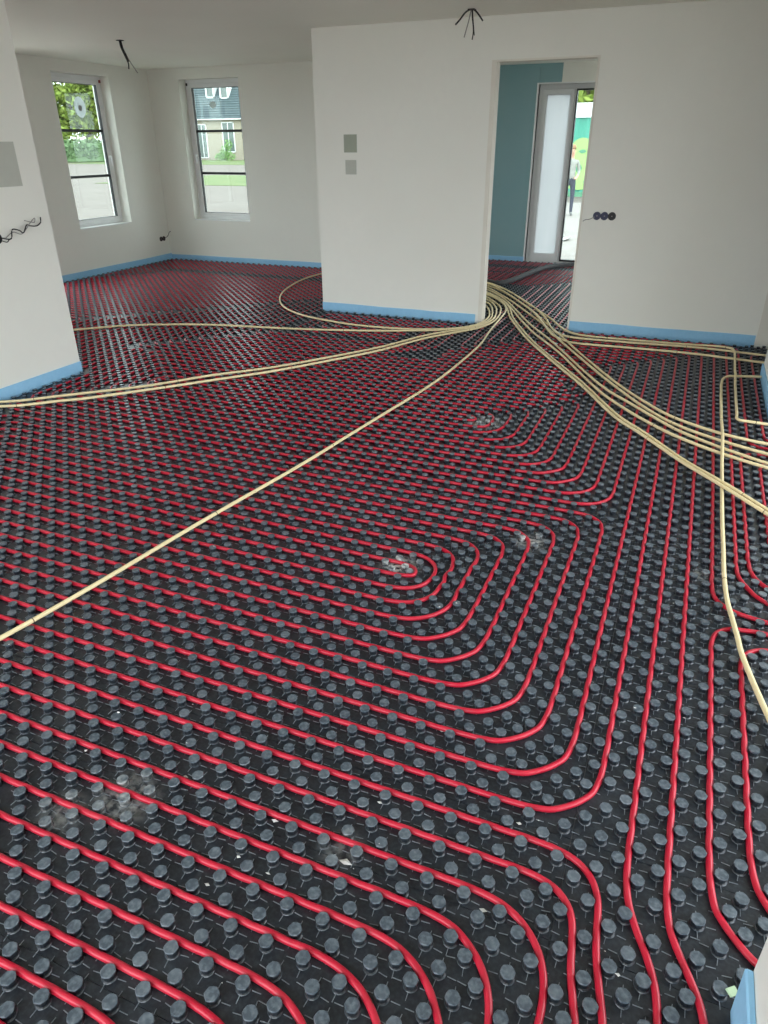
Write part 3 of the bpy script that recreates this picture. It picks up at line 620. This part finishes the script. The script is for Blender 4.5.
for k, pts in enumerate(([(.03, -.01, .0), (.09, -.03, -.01), (.12, -.03, .05), (.16, -.05, .04), (.20, -.04, .02), (.235, -.05, .07), (.28, -.03, .06), (.33, -.04, .055), (.385, -.03, .075), (.395, -.03, .11)],
                         [(.05, -.02, -.005), (.13, -.02, .03), (.19, -.03, .012), (.25, -.05, .065), (.30, -.02, .08), (.32, -.05, .11), (.33, -.03, .08), (.29, -.04, .085), (.24, -.03, .10)],
                         [(.03, -.01, -.02), (.06, -.02, -.03), (.08, -.02, -.015)])):
    tube('cable', spline(pts, .008), .0045 if k == 0 else .0032, MT['black'] if k != 1 else MT['grey_wire'], t4, 6)
def patch(label, b, m): return tag(boxes('wall_patch', [b], m), label, 'wall patch')
patch('dark grey green square patch, upper of two on the partition', (-3.513, -3.368, YP0 - .003, YP0, 1.622, 1.785), MT['patch'])
patch('pale grey square patch, lower of two on the partition', (-3.501, -3.379, YP0 - .003, YP0, 1.419, 1.553), MT['patch2'])
patch('grey green rectangular patch on the near left wall', (XN, XN + .003, 3.86, 4.172, 1.443, 1.728), MT['patch2'])

def ceiling_cables(label, loc, wires, plate):
    t = empty('ceiling_cable', loc)
    o = boxes('ceiling_box', [(-.03, .03, -.03, .03, -.008, 0)], MT['black'], t, .004)
    for (m, r, pts) in wires: tube('wire', spline(pts, .01), r, m, t, 6)
    return tag(t, label, 'ceiling cable')
ceiling_cables('black cable ends spreading from the ceiling above the partition', (-2.089, 6.92, H),
    [(MT['black'], .007, [(-.01, 0, 0), (-.05, -.01, -.02), (-.10, -.02, -.075), (-.135, -.02, -.105)]),
     (MT['black'], .007, [(.01, 0, 0), (.04, -.01, -.02), (.08, -.02, -.06), (.105, -.02, -.09)]),
     (MT['black'], .005, [(0, 0, 0), (.012, -.02, -.06), (.03, -.03, -.16), (.022, -.03, -.22)]),
     (MT['black'], .004, [(.005, 0, 0), (.02, -.02, -.08), (.04, -.03, -.19)]),
     (MT['grey_wire'], .005, [(-.005, 0, 0), (-.02, -.02, -.09), (-.05, -.03, -.2)])], None)
ceiling_cables('black cable end hanging from the ceiling of the far room', (-6.10, 7.236, H),
    [(MT['black'], .015, [(0, 0, 0), (.02, -.01, -.07), (.06, -.02, -.14), (.09, -.02, -.20)]),
     (MT['black'], .007, [(.05, -.02, -.13), (.085, -.02, -.22), (.08, -.02, -.27)]),
     (MT['grey_wire'], .005, [(.04, -.01, -.1), (.11, -.02, -.20), (.20, -.03, -.31)])], None)

# ------------------------------------------------------------------ plaster crumbs on the mat
cv, cf, cb = [], [], 0
spots = [(-.851, .992), (-.881, .892), (-.826, .948), (-.577, 1.086), (-.65, .746), (-1.507, 1.282), (-.489, 1.638), (-.175, 1.384), (-1.506, 1.125), (-1.151, 1.16), (-.703, 1.35), (-.566, 1.299), (-.751, .979), (-.818, 1.129), (-.818, 1.387), (.07, 1.20), (.13, 1.07), (-.2, 1.1)]
spots += [(rng.uniform(-2.2, .4), rng.uniform(.6, 3.2)) for _ in range(45)]
for q, (x, y) in enumerate(spots):
    s = .011 if q == 3 else rng.uniform(.004, .008) if q < 18 else rng.uniform(.0015, .0035)
    P = rng.normal(0, 1, (6, 3)); P = np.array([(1, 0, 0), (-1, 0, 0), (0, 1, 0), (0, -1, 0), (0, 0, 1), (0, 0, -1)]) * rng.uniform(.5, 1.5, (6, 1)) * s * np.array([1.3, .8, .6])
    K, d = nearest_knob(np.array([[x, y]])); z = .0255 if d[0] < .016 else .003
    cv += [(p[0] + x, p[1] + y, max(p[2] + z, .0004)) for p in P]
    for a, b in ((0, 2), (2, 1), (1, 3), (3, 0)): cf += [(cb + a, cb + b, cb + 4, -1), (cb + b, cb + a, cb + 5, -1)]
    cb += 6
cr = mesh_np('plaster_crumbs', cv, cf, MT['crumb']); tag(cr, 'tiny white plaster crumbs scattered on the black mat', 'debris', None, 'stuff')

# ------------------------------------------------------------------ outside
GZ = -.20
MT['ground'] = mat('pale_sandy_paving', (.150, .130, .115), .95, .2, noise=(.4, (.175, .153, .137), .8), wear=(3, (.122, .105, .093), .7))
MT['road'] = mat('pale_road', (.25, .235, .215), .95, .2, noise=(.3, (.29, .27, .245), .8), wear=(2, (.22, .205, .185), .6))
MT['grass'] = mat('verge_grass', (.10, .145, .055), .95, .2, noise=(.8, (.16, .165, .075), .9), wear=(6, (.075, .115, .045), .7))
MT['brick'] = mat('cream_brick', (.34, .30, .235), .95, .2, noise=(2, (.30, .265, .21), .7))
MT['roof'] = mat('dark_roof_tile', (.045, .068, .075), .6, .4, noise=(1.5, (.06, .085, .09), .7))
MT['leaf1'] = mat('yellow_green_leaf', (.22, .30, .05), .7, .3, noise=(.7, (.31, .35, .07), .9), wear=(3, (.14, .22, .045), .7))
MT['leaf2'] = mat('hedge_leaf', (.12, .20, .085), .7, .3, noise=(.8, (.17, .25, .11), .9), wear=(4, (.07, .135, .06), .7))
MT['leaf3'] = mat('bright_shrub_leaf', (.17, .32, .10), .7, .3, noise=(1, (.22, .36, .13), .9))
MT['bark'] = mat('tree_bark', (.11, .085, .06), .95, .2, noise=(3, (.15, .12, .09), .7))
MT['white'] = mat('white_paint', (.75, .76, .75), .6, .4, noise=(1, (.7, .71, .7), .5))
MT['wgreen'] = mat('green_container_paint', (.055, .27, .20), .5, .4, noise=(1, (.07, .30, .22), .7))
MT['lime'] = mat('lime_green_paint', (.30, .46, .16), .6, .3, noise=(1.5, (.34, .49, .2), .7))
MT['dgreen'] = mat('dark_green_paint', (.10, .26, .16), .6, .3, noise=(1.5, (.12, .28, .17), .7))
MT['pane_dark'] = mat('dark_window_pane', (.10, .13, .12), .15, .6, noise=(.6, (.15, .18, .16), .7))
MT['redwall'] = mat('pinkish_brick', (.34, .20, .17), .95, .2, noise=(1, (.38, .24, .2), .7))
MT['bounce_slab'] = mat('pale_bounce_slab', (.50, .48, .44), .9, .2, noise=(2, (.44, .42, .39), .7))
struct('bounce_slab', [(-7, 9, -9, -1.62, GZ - .02, GZ + .06), (2.52, 9, -1.6, 6.5, GZ - .02, GZ + .06), (-13, -8.52, 2.5, 7.6, GZ - .02, GZ + .06)], MT['bounce_slab'], 'added pale slabs bouncing daylight in through the wide openings')  # unseen slabs added to bounce daylight up to the ceiling
struct('ground', [(-160, 60, -60, 160, GZ - .3, GZ)], MT['ground'], 'pale sandy ground around the house')
def band(name, a, b, w, m, z, label):   # a straight strip of ground from a to b, w wide
    a, b = Vector(a), Vector(b); d = (b - a).normalized(); n = Vector((-d.y, d.x)) * w / 2
    q = [a + n, b + n, b - n, a - n]; V = [(p.x, p.y, GZ + zz) for zz in (0, z) for p in q]
    F = [(4, 5, 6, 7), (0, 1, 5, 4), (1, 2, 6, 5), (2, 3, 7, 6), (3, 0, 4, 7)]
    o = mesh_np(name, V, F, m); bm = bmesh.new(); bm.from_mesh(o.data); bmesh.ops.recalc_face_normals(bm, faces=bm.faces); bm.to_mesh(o.data); bm.free()
    return tag(o, label, None, None, 'structure')
MT['paving'] = mat('pale_pink_paving', (.235, .215, .20), .9, .2, noise=(1.5, (.27, .25, .235), .8), wear=(6, (.20, .175, .16), .7))
band('paving', (-3.5, 12.2), (-3.5, 27.5), 9, MT['paving'], .015, 'pale paving outside the hallway door')
band('verge', (-31.5, 39.2), (20, 39.2), 11.3, MT['grass'], .02, 'green verge beyond the road seen through the far window')
band('lawn', (-68, 78), (20, 78), 20, MT['grass'], .02, 'lawn in front of the far house')
band('hedge_verge', (-101.6, 38), (-62, 84), 3.2, MT['grass'], .03, 'grass edge below the tall hedge')

def leaves(name, centers, radii, n, size, m, parent, shell=.55):
    C = np.array(centers, float); Rr = np.array(radii, float); wgt = Rr.prod(1) ** (2 / 3); pick = rng.choice(len(C), n, p=wgt / wgt.sum())
    d = rng.normal(0, 1, (n, 3)); d /= np.linalg.norm(d, axis=1)[:, None]; rad = shell + (1 - shell) * rng.random(n) ** .6
    P = C[pick] + d * Rr[pick] * rad[:, None]
    u = rng.normal(0, 1, (n, 3)); u /= np.linalg.norm(u, axis=1)[:, None]; v = np.cross(u, rng.normal(0, 1, (n, 3))); v /= np.linalg.norm(v, axis=1)[:, None]
    s = size * rng.uniform(.6, 1.3, (n, 1)); V = np.stack([P - u * s, P + v * s * .5, P + u * s, P - v * s * .5], 1).reshape(-1, 3)
    F = np.arange(n * 4).reshape(-1, 4)
    return mesh_np(name, V, F, m, parent)
def tree(label, loc, h, spread, m, n=2600, trunk_h=None, group='trees beyond the hedge'):
    t = empty('tree', loc); th = trunk_h or h * .35
    tube('trunk', spline([(0, 0, 0), (.05 * spread, 0, th * .5), (0, .03 * spread, th), (.1, 0, h * .75)], .4), np.linspace(.05 * h * .55, .02 * h * .5, len(spline([(0, 0, 0), (.05 * spread, 0, th * .5), (0, .03 * spread, th), (.1, 0, h * .75)], .4))), MT['bark'], t, 8)
    cs, rs = [], []
    for k in range(20):
        a = rng.uniform(0, 6.28); q = rng.uniform(0, .7) * spread
        cs.append((q * math.cos(a), q * math.sin(a), th + (h - th) * rng.uniform(.12, .85))); s = spread * rng.uniform(.38, .55); rs.append((s, s, s * .8))
    for k in range(4):
        a = k * 1.57 + .4; b0 = (0, 0, th * .95); c = cs[k]
        tube('branch', spline([b0, ((b0[0] + c[0]) / 2, (b0[1] + c[1]) / 2, (b0[2] + c[2]) / 2 + .3), c], .4), .012 * h, MT['bark'], t, 5)
    cr = leaves('crown', cs, rs, n, .062 * spread, m, t); cr['kind'] = 'stuff'
    return tag(t, label, 'tree', group)
tree('broad yellow green tree at the left of the side window view', (-96, 70, GZ), 15, 8.0, MT['leaf1'], 11000, 1.6)
tree('yellow green tree in the middle of the side window view', (-88, 80, GZ), 14, 7.0, MT['leaf1'], 10000, 1.6)
tree('tall green tree at the right of the side window view', (-82, 88, GZ), 15, 6.0, MT['leaf1'], 9000, 1.8)
tree('distant green tree further right behind the hedge', (-112, 98, GZ), 16, 9.0, MT['leaf1'], 4200, 3)
# hedge
hg = empty('hedge', (-82, 61, GZ), math.atan2(46, 39.6)); L = 60
tag(hg, 'long clipped green hedge seen through the side window', 'hedge')
cs = [(x, rng.uniform(-.1, .1), 1.2) for x in np.linspace(-L / 2, L / 2, 70)]
hl = leaves('foliage', cs, [(1.0, .85, 1.28)] * len(cs), 17000, .27, MT['leaf2'], hg, .8)
boxes('inner_growth', [(-L / 2, L / 2, -.55, .55, .1, 2.1)], MT['leaf2'], hg); hl['kind'] = 'stuff'
for x in np.linspace(-L / 2, L / 2, 17): tube('stem', [(x, 0, 0), (x + .05, 0, .8), (x, .05, 1.6)], .06, MT['bark'], hg, 5)

def house(name, label, loc, rz, wdt, dep, eave, ridge, wallm, roofm, wins, skylights, over=.4):
    """front faces local -y; wins: (x0, x1, z0, z1) in the front wall; skylights: (x0, x1, s0, s1) along the roof slope"""
    t = empty(name, loc, rz)
    boxes('wall', [(0, wdt, 0, .3, 0, eave), (0, wdt, dep - .3, dep, 0, eave), (0, .3, .3, dep - .3, 0, eave), (wdt - .3, wdt, .3, dep - .3, 0, eave)], wallm, t)
    gm = [(0, .05, eave), (0, dep - .05, eave), (0, dep / 2, ridge - .15)]
    V = [(x + dx, y, z) for x in (0, wdt - .3) for dx in (0, .3) for (_, y, z) in gm]
    F = []
    for b in (0, 6): F += [(b, b + 1, b + 2, -1), (b + 3, b + 5, b + 4, -1), (b, b + 3, b + 4, b + 1), (b + 1, b + 4, b + 5, b + 2), (b + 2, b + 5, b + 3, b)]
    mesh_np('gable', V, F, wallm, t)
    run, rise = dep / 2, ridge - eave; sl = math.hypot(run, rise); ex = over
    rows = 22
    for side in (0, 1):
        V, F = [], []
        for k in range(rows):     # stepped courses of tiles
            a, b = k / rows, (k + 1) / rows
            ya, yb = -ex + (run + ex) * a, -ex + (run + ex) * b; za, zb = eave - ex * rise / run + (rise + ex * rise / run) * a, eave - ex * rise / run + (rise + ex * rise / run) * b
            q = len(V)
            for (y, z) in ((ya, za), (ya, za + .16), (yb, zb + .06), (yb, zb)):
                yy = y if side == 0 else dep - y
                V += [(-ex, yy, z), (wdt + ex, yy, z)]
            F += [(q, q + 1, q + 3, q + 2), (q + 2, q + 3, q + 5, q + 4), (q, q + 2, q + 4, q + 6), (q + 1, q + 7, q + 5, q + 3), (q, q + 6, q + 7, q + 1)]
        o = mesh_np('roof_slope', V, F, roofm, t)
        bm = bmesh.new(); bm.from_mesh(o.data); bmesh.ops.recalc_face_normals(bm, faces=bm.faces); bm.to_mesh(o.data); bm.free()
    boxes('ridge_cap', [(-ex, wdt + ex, dep / 2 - .15, dep / 2 + .15, ridge, ridge + .2)], roofm, t)
    boxes('gutter', [(-ex, wdt + ex, -ex - .12, -ex + .02, eave - ex * rise / run - .05, eave - ex * rise / run + .08)], MT['white'], t)
    for (x0, x1, z0, z1) in wins:
        f = boxes('window', [(x0, x0 + .12, -.06, .05, z0, z1), (x1 - .12, x1, -.06, .05, z0, z1), (x0, x1, -.06, .05, z0, z0 + .12), (x0, x1, -.06, .05, z1 - .12, z1), ((x0 + x1) / 2 - .05, (x0 + x1) / 2 + .05, -.06, .05, z0, z1)], MT['white'], t)
        boxes('pane', [(x0 + .1, x1 - .1, -.02, -.005, z0 + .1, z1 - .1)], MT['pane_dark'], f)
    for (x0, x1, z0, z1) in skylights:   # dormer boxes standing on the roof
        y0 = run * (z0 - eave) / rise; y1 = run * (z1 - eave) / rise
        f = boxes('dormer', [(x0 - .12, x0 + .06, y0 - .15, y1 + .3, z0 - .1, z1 + .1), (x1 - .06, x1 + .12, y0 - .15, y1 + .3, z0 - .1, z1 + .1), (x0 - .12, x1 + .12, y0 - .15, y0 + .1, z0 - .16, z0 + .06), (x0 - .2, x1 + .2, y0 - .3, y1 + .4, z1 + .0, z1 + .18)], MT['white'], t)
        boxes('pane', [(x0, x1, y0 - .02, y0 + .04, z0, z1)], MT['pane_dark'], f)
    return tag(t, label, 'house')
house('house', 'cream brick house with a dark tiled roof behind the far window', (-74, 90, GZ), 0, 30, 9, 5.3, 11.0, MT['brick'], MT['roof'],
      [(8.9, 10.4, .2, 4.3), (12.9, 14.8, .9, 4.5), (3.5, 5, 1, 4), (19, 20.8, .9, 4.1), (23, 25, .9, 4.1)],
      [(9.9, 11.0, 7.45, 9.2), (12.2, 13.3, 7.3, 9.2), (5, 6, 7.2, 8.7), (19, 20, 7.2, 8.7)])
house('house', 'small white house with reddish base behind the hedge', (-106, 76, GZ), math.atan2(62, 54), 14, 7, 4.4, 6.6, MT['redwall'], MT['white'], [(3, 4.4, 1.2, 2.7), (6.4, 7.8, 1.2, 2.7), (10, 11.4, 1.2, 2.7)], [])
sh = empty('shrub', (-58.4, 86, GZ)); lv = leaves('foliage', [(0, 0, .5), (.2, 0, 1.1), (.7, .1, 1.8), (-.7, 0, .4), (.9, 0, .5)], [(.8, .6, .6), (.7, .6, .7), (.5, .5, .7), (.7, .5, .5), (.8, .6, .5)], 900, .13, MT['leaf3'], sh, .5); lv['kind'] = 'stuff'
tube('stem', [(0, 0, 0), (.2, 0, .8), (.6, .05, 1.6)], .05, MT['bark'], sh, 5); tag(sh, 'bright green shrub in front of the cream house', 'shrub')

# container outside the hallway door
ct = empty('container', (-9.0, 30.8, GZ)); tag(ct, 'green container with white roof and painted lime figure outside the hallway door', 'container')
bl = [(0, 12, 0, 2.4, 0.0, .18)]
boxes('base_frame', bl, MT['dgreen'], ct)
V, F = [], []; nx = 120     # corrugated front sheet
for i in range(nx + 1):
    y = .0 if (i // 2) % 2 == 0 else .045
    V += [(12 * i / nx, y, .18), (12 * i / nx, y, 2.72)]
for i in range(nx): F.append((2 * i, 2 * i + 2, 2 * i + 3, 2 * i + 1))
mesh_np('side_sheet', V, F, MT['wgreen'], ct)
boxes('body', [(0, 12, .05, 2.4, .18, 2.72)], MT['wgreen'], ct)
boxes('roof_band', [(-.05, 12.05, -.06, 2.45, 2.72, 3.2)], MT['white'], ct)
def blob(name, pts, y, m, th=.01):
    bm = bmesh.new(); P = spline(pts + [pts[0]], .08)[:-1]
    a = [bm.verts.new((p[0], y, p[1])) for p in P]; f = bm.faces.new(a); e = bmesh.ops.extrude_face_region(bm, geom=[f])
    bmesh.ops.translate(bm, verts=[v for v in e['geom'] if isinstance(v, bmesh.types.BMVert)], vec=(0, th, 0)); bmesh.ops.recalc_face_normals(bm, faces=bm.faces)
    bmesh.ops.triangulate(bm, faces=bm.faces); me = bpy.data.meshes.new(name); bm.to_mesh(me); bm.free(); return link(name, me, m, ct)
fig = blob('painted_shape', [(3.9, .3), (3.75, 1.0), (4.0, 1.5), (3.95, 1.85), (4.3, 2.05), (4.7, 1.9), (4.75, 1.4), (5.0, 1.0), (4.9, .4), (4.4, .25)], -.02, MT['lime'])
for pts in ([(4.15, 1.0), (4.3, 1.15), (4.4, 1.0), (4.25, .85)], [(4.5, .55), (4.75, .75), (4.8, .6), (4.6, .4)], [(4.2, 1.6), (4.4, 1.66), (4.5, 1.58), (4.3, 1.52)]):
    blob('painted_line', pts, -.03, MT['dgreen'])
tree('green tree rising behind the container', (-5.5, 39, GZ), 7.5, 4.0, MT['leaf1'], 3400, 2, None)

# person standing outside the hallway door
MT['skin'] = mat('skin', (.52, .30, .22), .6, .3, noise=(20, (.48, .27, .2), .5))
MT['shirt'] = mat('pale_shirt', (.26, .26, .24), .85, .2, noise=(9, (.40, .40, .36), .6))
MT['trousers'] = mat('dark_trousers', (.06, .065, .09), .85, .2, noise=(9, (.08, .085, .11), .6))
MT['hair'] = mat('light_brown_hair', (.30, .18, .10), .7, .3, noise=(30, (.22, .13, .07), .7))
MT['shoe'] = mat('grey_shoe', (.16, .16, .16), .7, .3, noise=(20, (.2, .2, .2), .5))
def person(loc, rz):
    J = {'pel': (0, 0, .95, .145, .105), 'wai': (0, 0, 1.10, .135, .10), 'che': (0, -.01, 1.30, .165, .115), 'nkb': (0, 0, 1.45, .075, .07), 'nek': (0, -.005, 1.52, .055, .055), 'hd0': (0, -.02, 1.60, .075, .085), 'hd1': (0, -.015, 1.69, .072, .088), 'hd2': (0, -.01, 1.75, .045, .055)}
    E = [('pel', 'wai'), ('wai', 'che'), ('che', 'nkb'), ('nkb', 'nek'), ('nek', 'hd0'), ('hd0', 'hd1'), ('hd1', 'hd2')]
    for s, n in ((-1, 'l'), (1, 'r')):
        J.update({'sh' + n: (s * .17, 0, 1.41, .06, .06), 'el' + n: (s * .23, .01, 1.15, .042, .042), 'wr' + n: (s * .17, -.16, 1.0, .028, .03), 'pa' + n: (s * .13, -.22, .985, .034, .02), 'hi' + n: (s * .095, 0, .86, .09, .09), 'kn' + n: (s * .11, -.01, .49, .058, .06), 'an' + n: (s * .115, .02, .10, .042, .045), 'he' + n: (s * .115, .03, .045, .045, .04), 'to' + n: (s * .13, -.16, .035, .045, .03)})
        E += [('che', 'sh' + n), ('sh' + n, 'el' + n), ('el' + n, 'wr' + n), ('wr' + n, 'pa' + n), ('pel', 'hi' + n), ('hi' + n, 'kn' + n), ('kn' + n, 'an' + n), ('an' + n, 'he' + n), ('he' + n, 'to' + n)]
        for k in range(4):
            J['f%d%s' % (k, n)] = (s * (.095 + .02 * k), -.27 - .006 * (1.5 - abs(k - 1.5)), .985 - .005 * k, .009, .009); J['g%d%s' % (k, n)] = (s * (.088 + .02 * k), -.305 - .008 * (1.5 - abs(k - 1.5)), .96, .008, .008)
            E += [('pa' + n, 'f%d%s' % (k, n)), ('f%d%s' % (k, n), 'g%d%s' % (k, n))]
        J['t' + n] = (s * .095, -.215, 1.01, .01, .01); J['u' + n] = (s * .075, -.245, 1.015, .009, .009); E += [('pa' + n, 't' + n), ('t' + n, 'u' + n)]
    keys = list(J); me = bpy.data.meshes.new('body'); me.from_pydata([J[k][:3] for k in keys], [(keys.index(a), keys.index(b)) for a, b in E], [])
    tmp = bpy.data.objects.new('body_tmp', me); COL.objects.link(tmp)
    tmp.modifiers.new('Skin', 'SKIN'); sv = me.skin_vertices[0].data
    for i, k in enumerate(keys): sv[i].radius = J[k][3:]
    sv[0].use_root = True
    ss = tmp.modifiers.new('Sub', 'SUBSURF'); ss.levels = 2; ss.render_levels = 2
    dg = bpy.context.evaluated_depsgraph_get(); new = bpy.data.meshes.new_from_object(tmp.evaluated_get(dg)); bpy.data.objects.remove(tmp)
    new.name = 'body'; new.materials.clear()
    t = empty('person', loc, rz); o = link('body', new, [MT['skin'], MT['shirt'], MT['trousers'], MT['shoe']], t)
    for p in new.polygons:
        c = p.center; p.use_smooth = True; hand = c.y < -.13 and c.z > .6
        p.material_index = 3 if c.z < .09 else 2 if c.z < .98 and not hand else 0 if hand or c.z > 1.475 else 1
    bm = bmesh.new(); bmesh.ops.create_uvsphere(bm, u_segments=16, v_segments=10, radius=1)
    for v in list(bm.verts):
        if v.co.z < -.1 and v.co.y < .35: v.co.z = -.1
    bmesh.ops.scale(bm, vec=(.094, .11, .105), verts=bm.verts); hm = bpy.data.meshes.new('hair'); bm.to_mesh(hm); bm.free(); ho = link('hair', hm, MT['hair'], t); ho.location = (0, .012, 1.735)
    for nm, prts, m in (('nose', [(0, -.115, 1.655, .012)], MT['skin']), ('eye', [(-.03, -.098, 1.68, .009), (.03, -.098, 1.68, .009)], MT['black']), ('mouth', [(0, -.102, 1.61, .016)], MT['redplug']), ('ear', [(-.085, -.01, 1.66, .022), (.085, -.01, 1.66, .022)], MT['skin'])):
        for (x, y, z, r) in prts:
            bm = bmesh.new(); bmesh.ops.create_icosphere(bm, subdivisions=2, radius=r); e = bpy.data.meshes.new(nm); bm.to_mesh(e); bm.free(); q = link(nm, e, m, o); q.location = (x, y, z)
            q.scale = (1, .6, .35) if nm == 'mouth' else (.5, .8, 1.3) if nm == 'ear' else (1, 1.3, 1.5) if nm == 'nose' else (1, .5, .7)
    return tag(t, 'person in a pale shirt and dark trousers standing outside the hallway door', 'person')
person((-3.66, 22.5, GZ + .015), .25)
# shovel lying on the paving
sv_ = empty('shovel', (-2.71, 16.5, GZ + .016), math.radians(5)); tag(sv_, 'long handled shovel lying on the pale paving outside', 'shovel')
tube('handle', [(0, .2, .03), (-.14, 1.4, .035), (-.27, 2.7, .04)], .035, MT['grey_wire'], sv_, 8)
bm = bmesh.new(); P = [(-.13, .25), (.13, .25), (.14, -.05), (.07, -.2), (0, -.26), (-.07, -.2), (-.14, -.05)]
vs = [bm.verts.new((x, y, .012 + .03 * abs(x) / .14)) for x, y in P]; f = bm.faces.new(vs); e = bmesh.ops.extrude_face_region(bm, geom=[f]); bmesh.ops.translate(bm, verts=[v for v in e['geom'] if isinstance(v, bmesh.types.BMVert)], vec=(0, 0, .012)); bmesh.ops.recalc_face_normals(bm, faces=bm.faces)
me = bpy.data.meshes.new('blade'); bm.to_mesh(me); bm.free(); link('blade', me, MT['metal'], sv_)
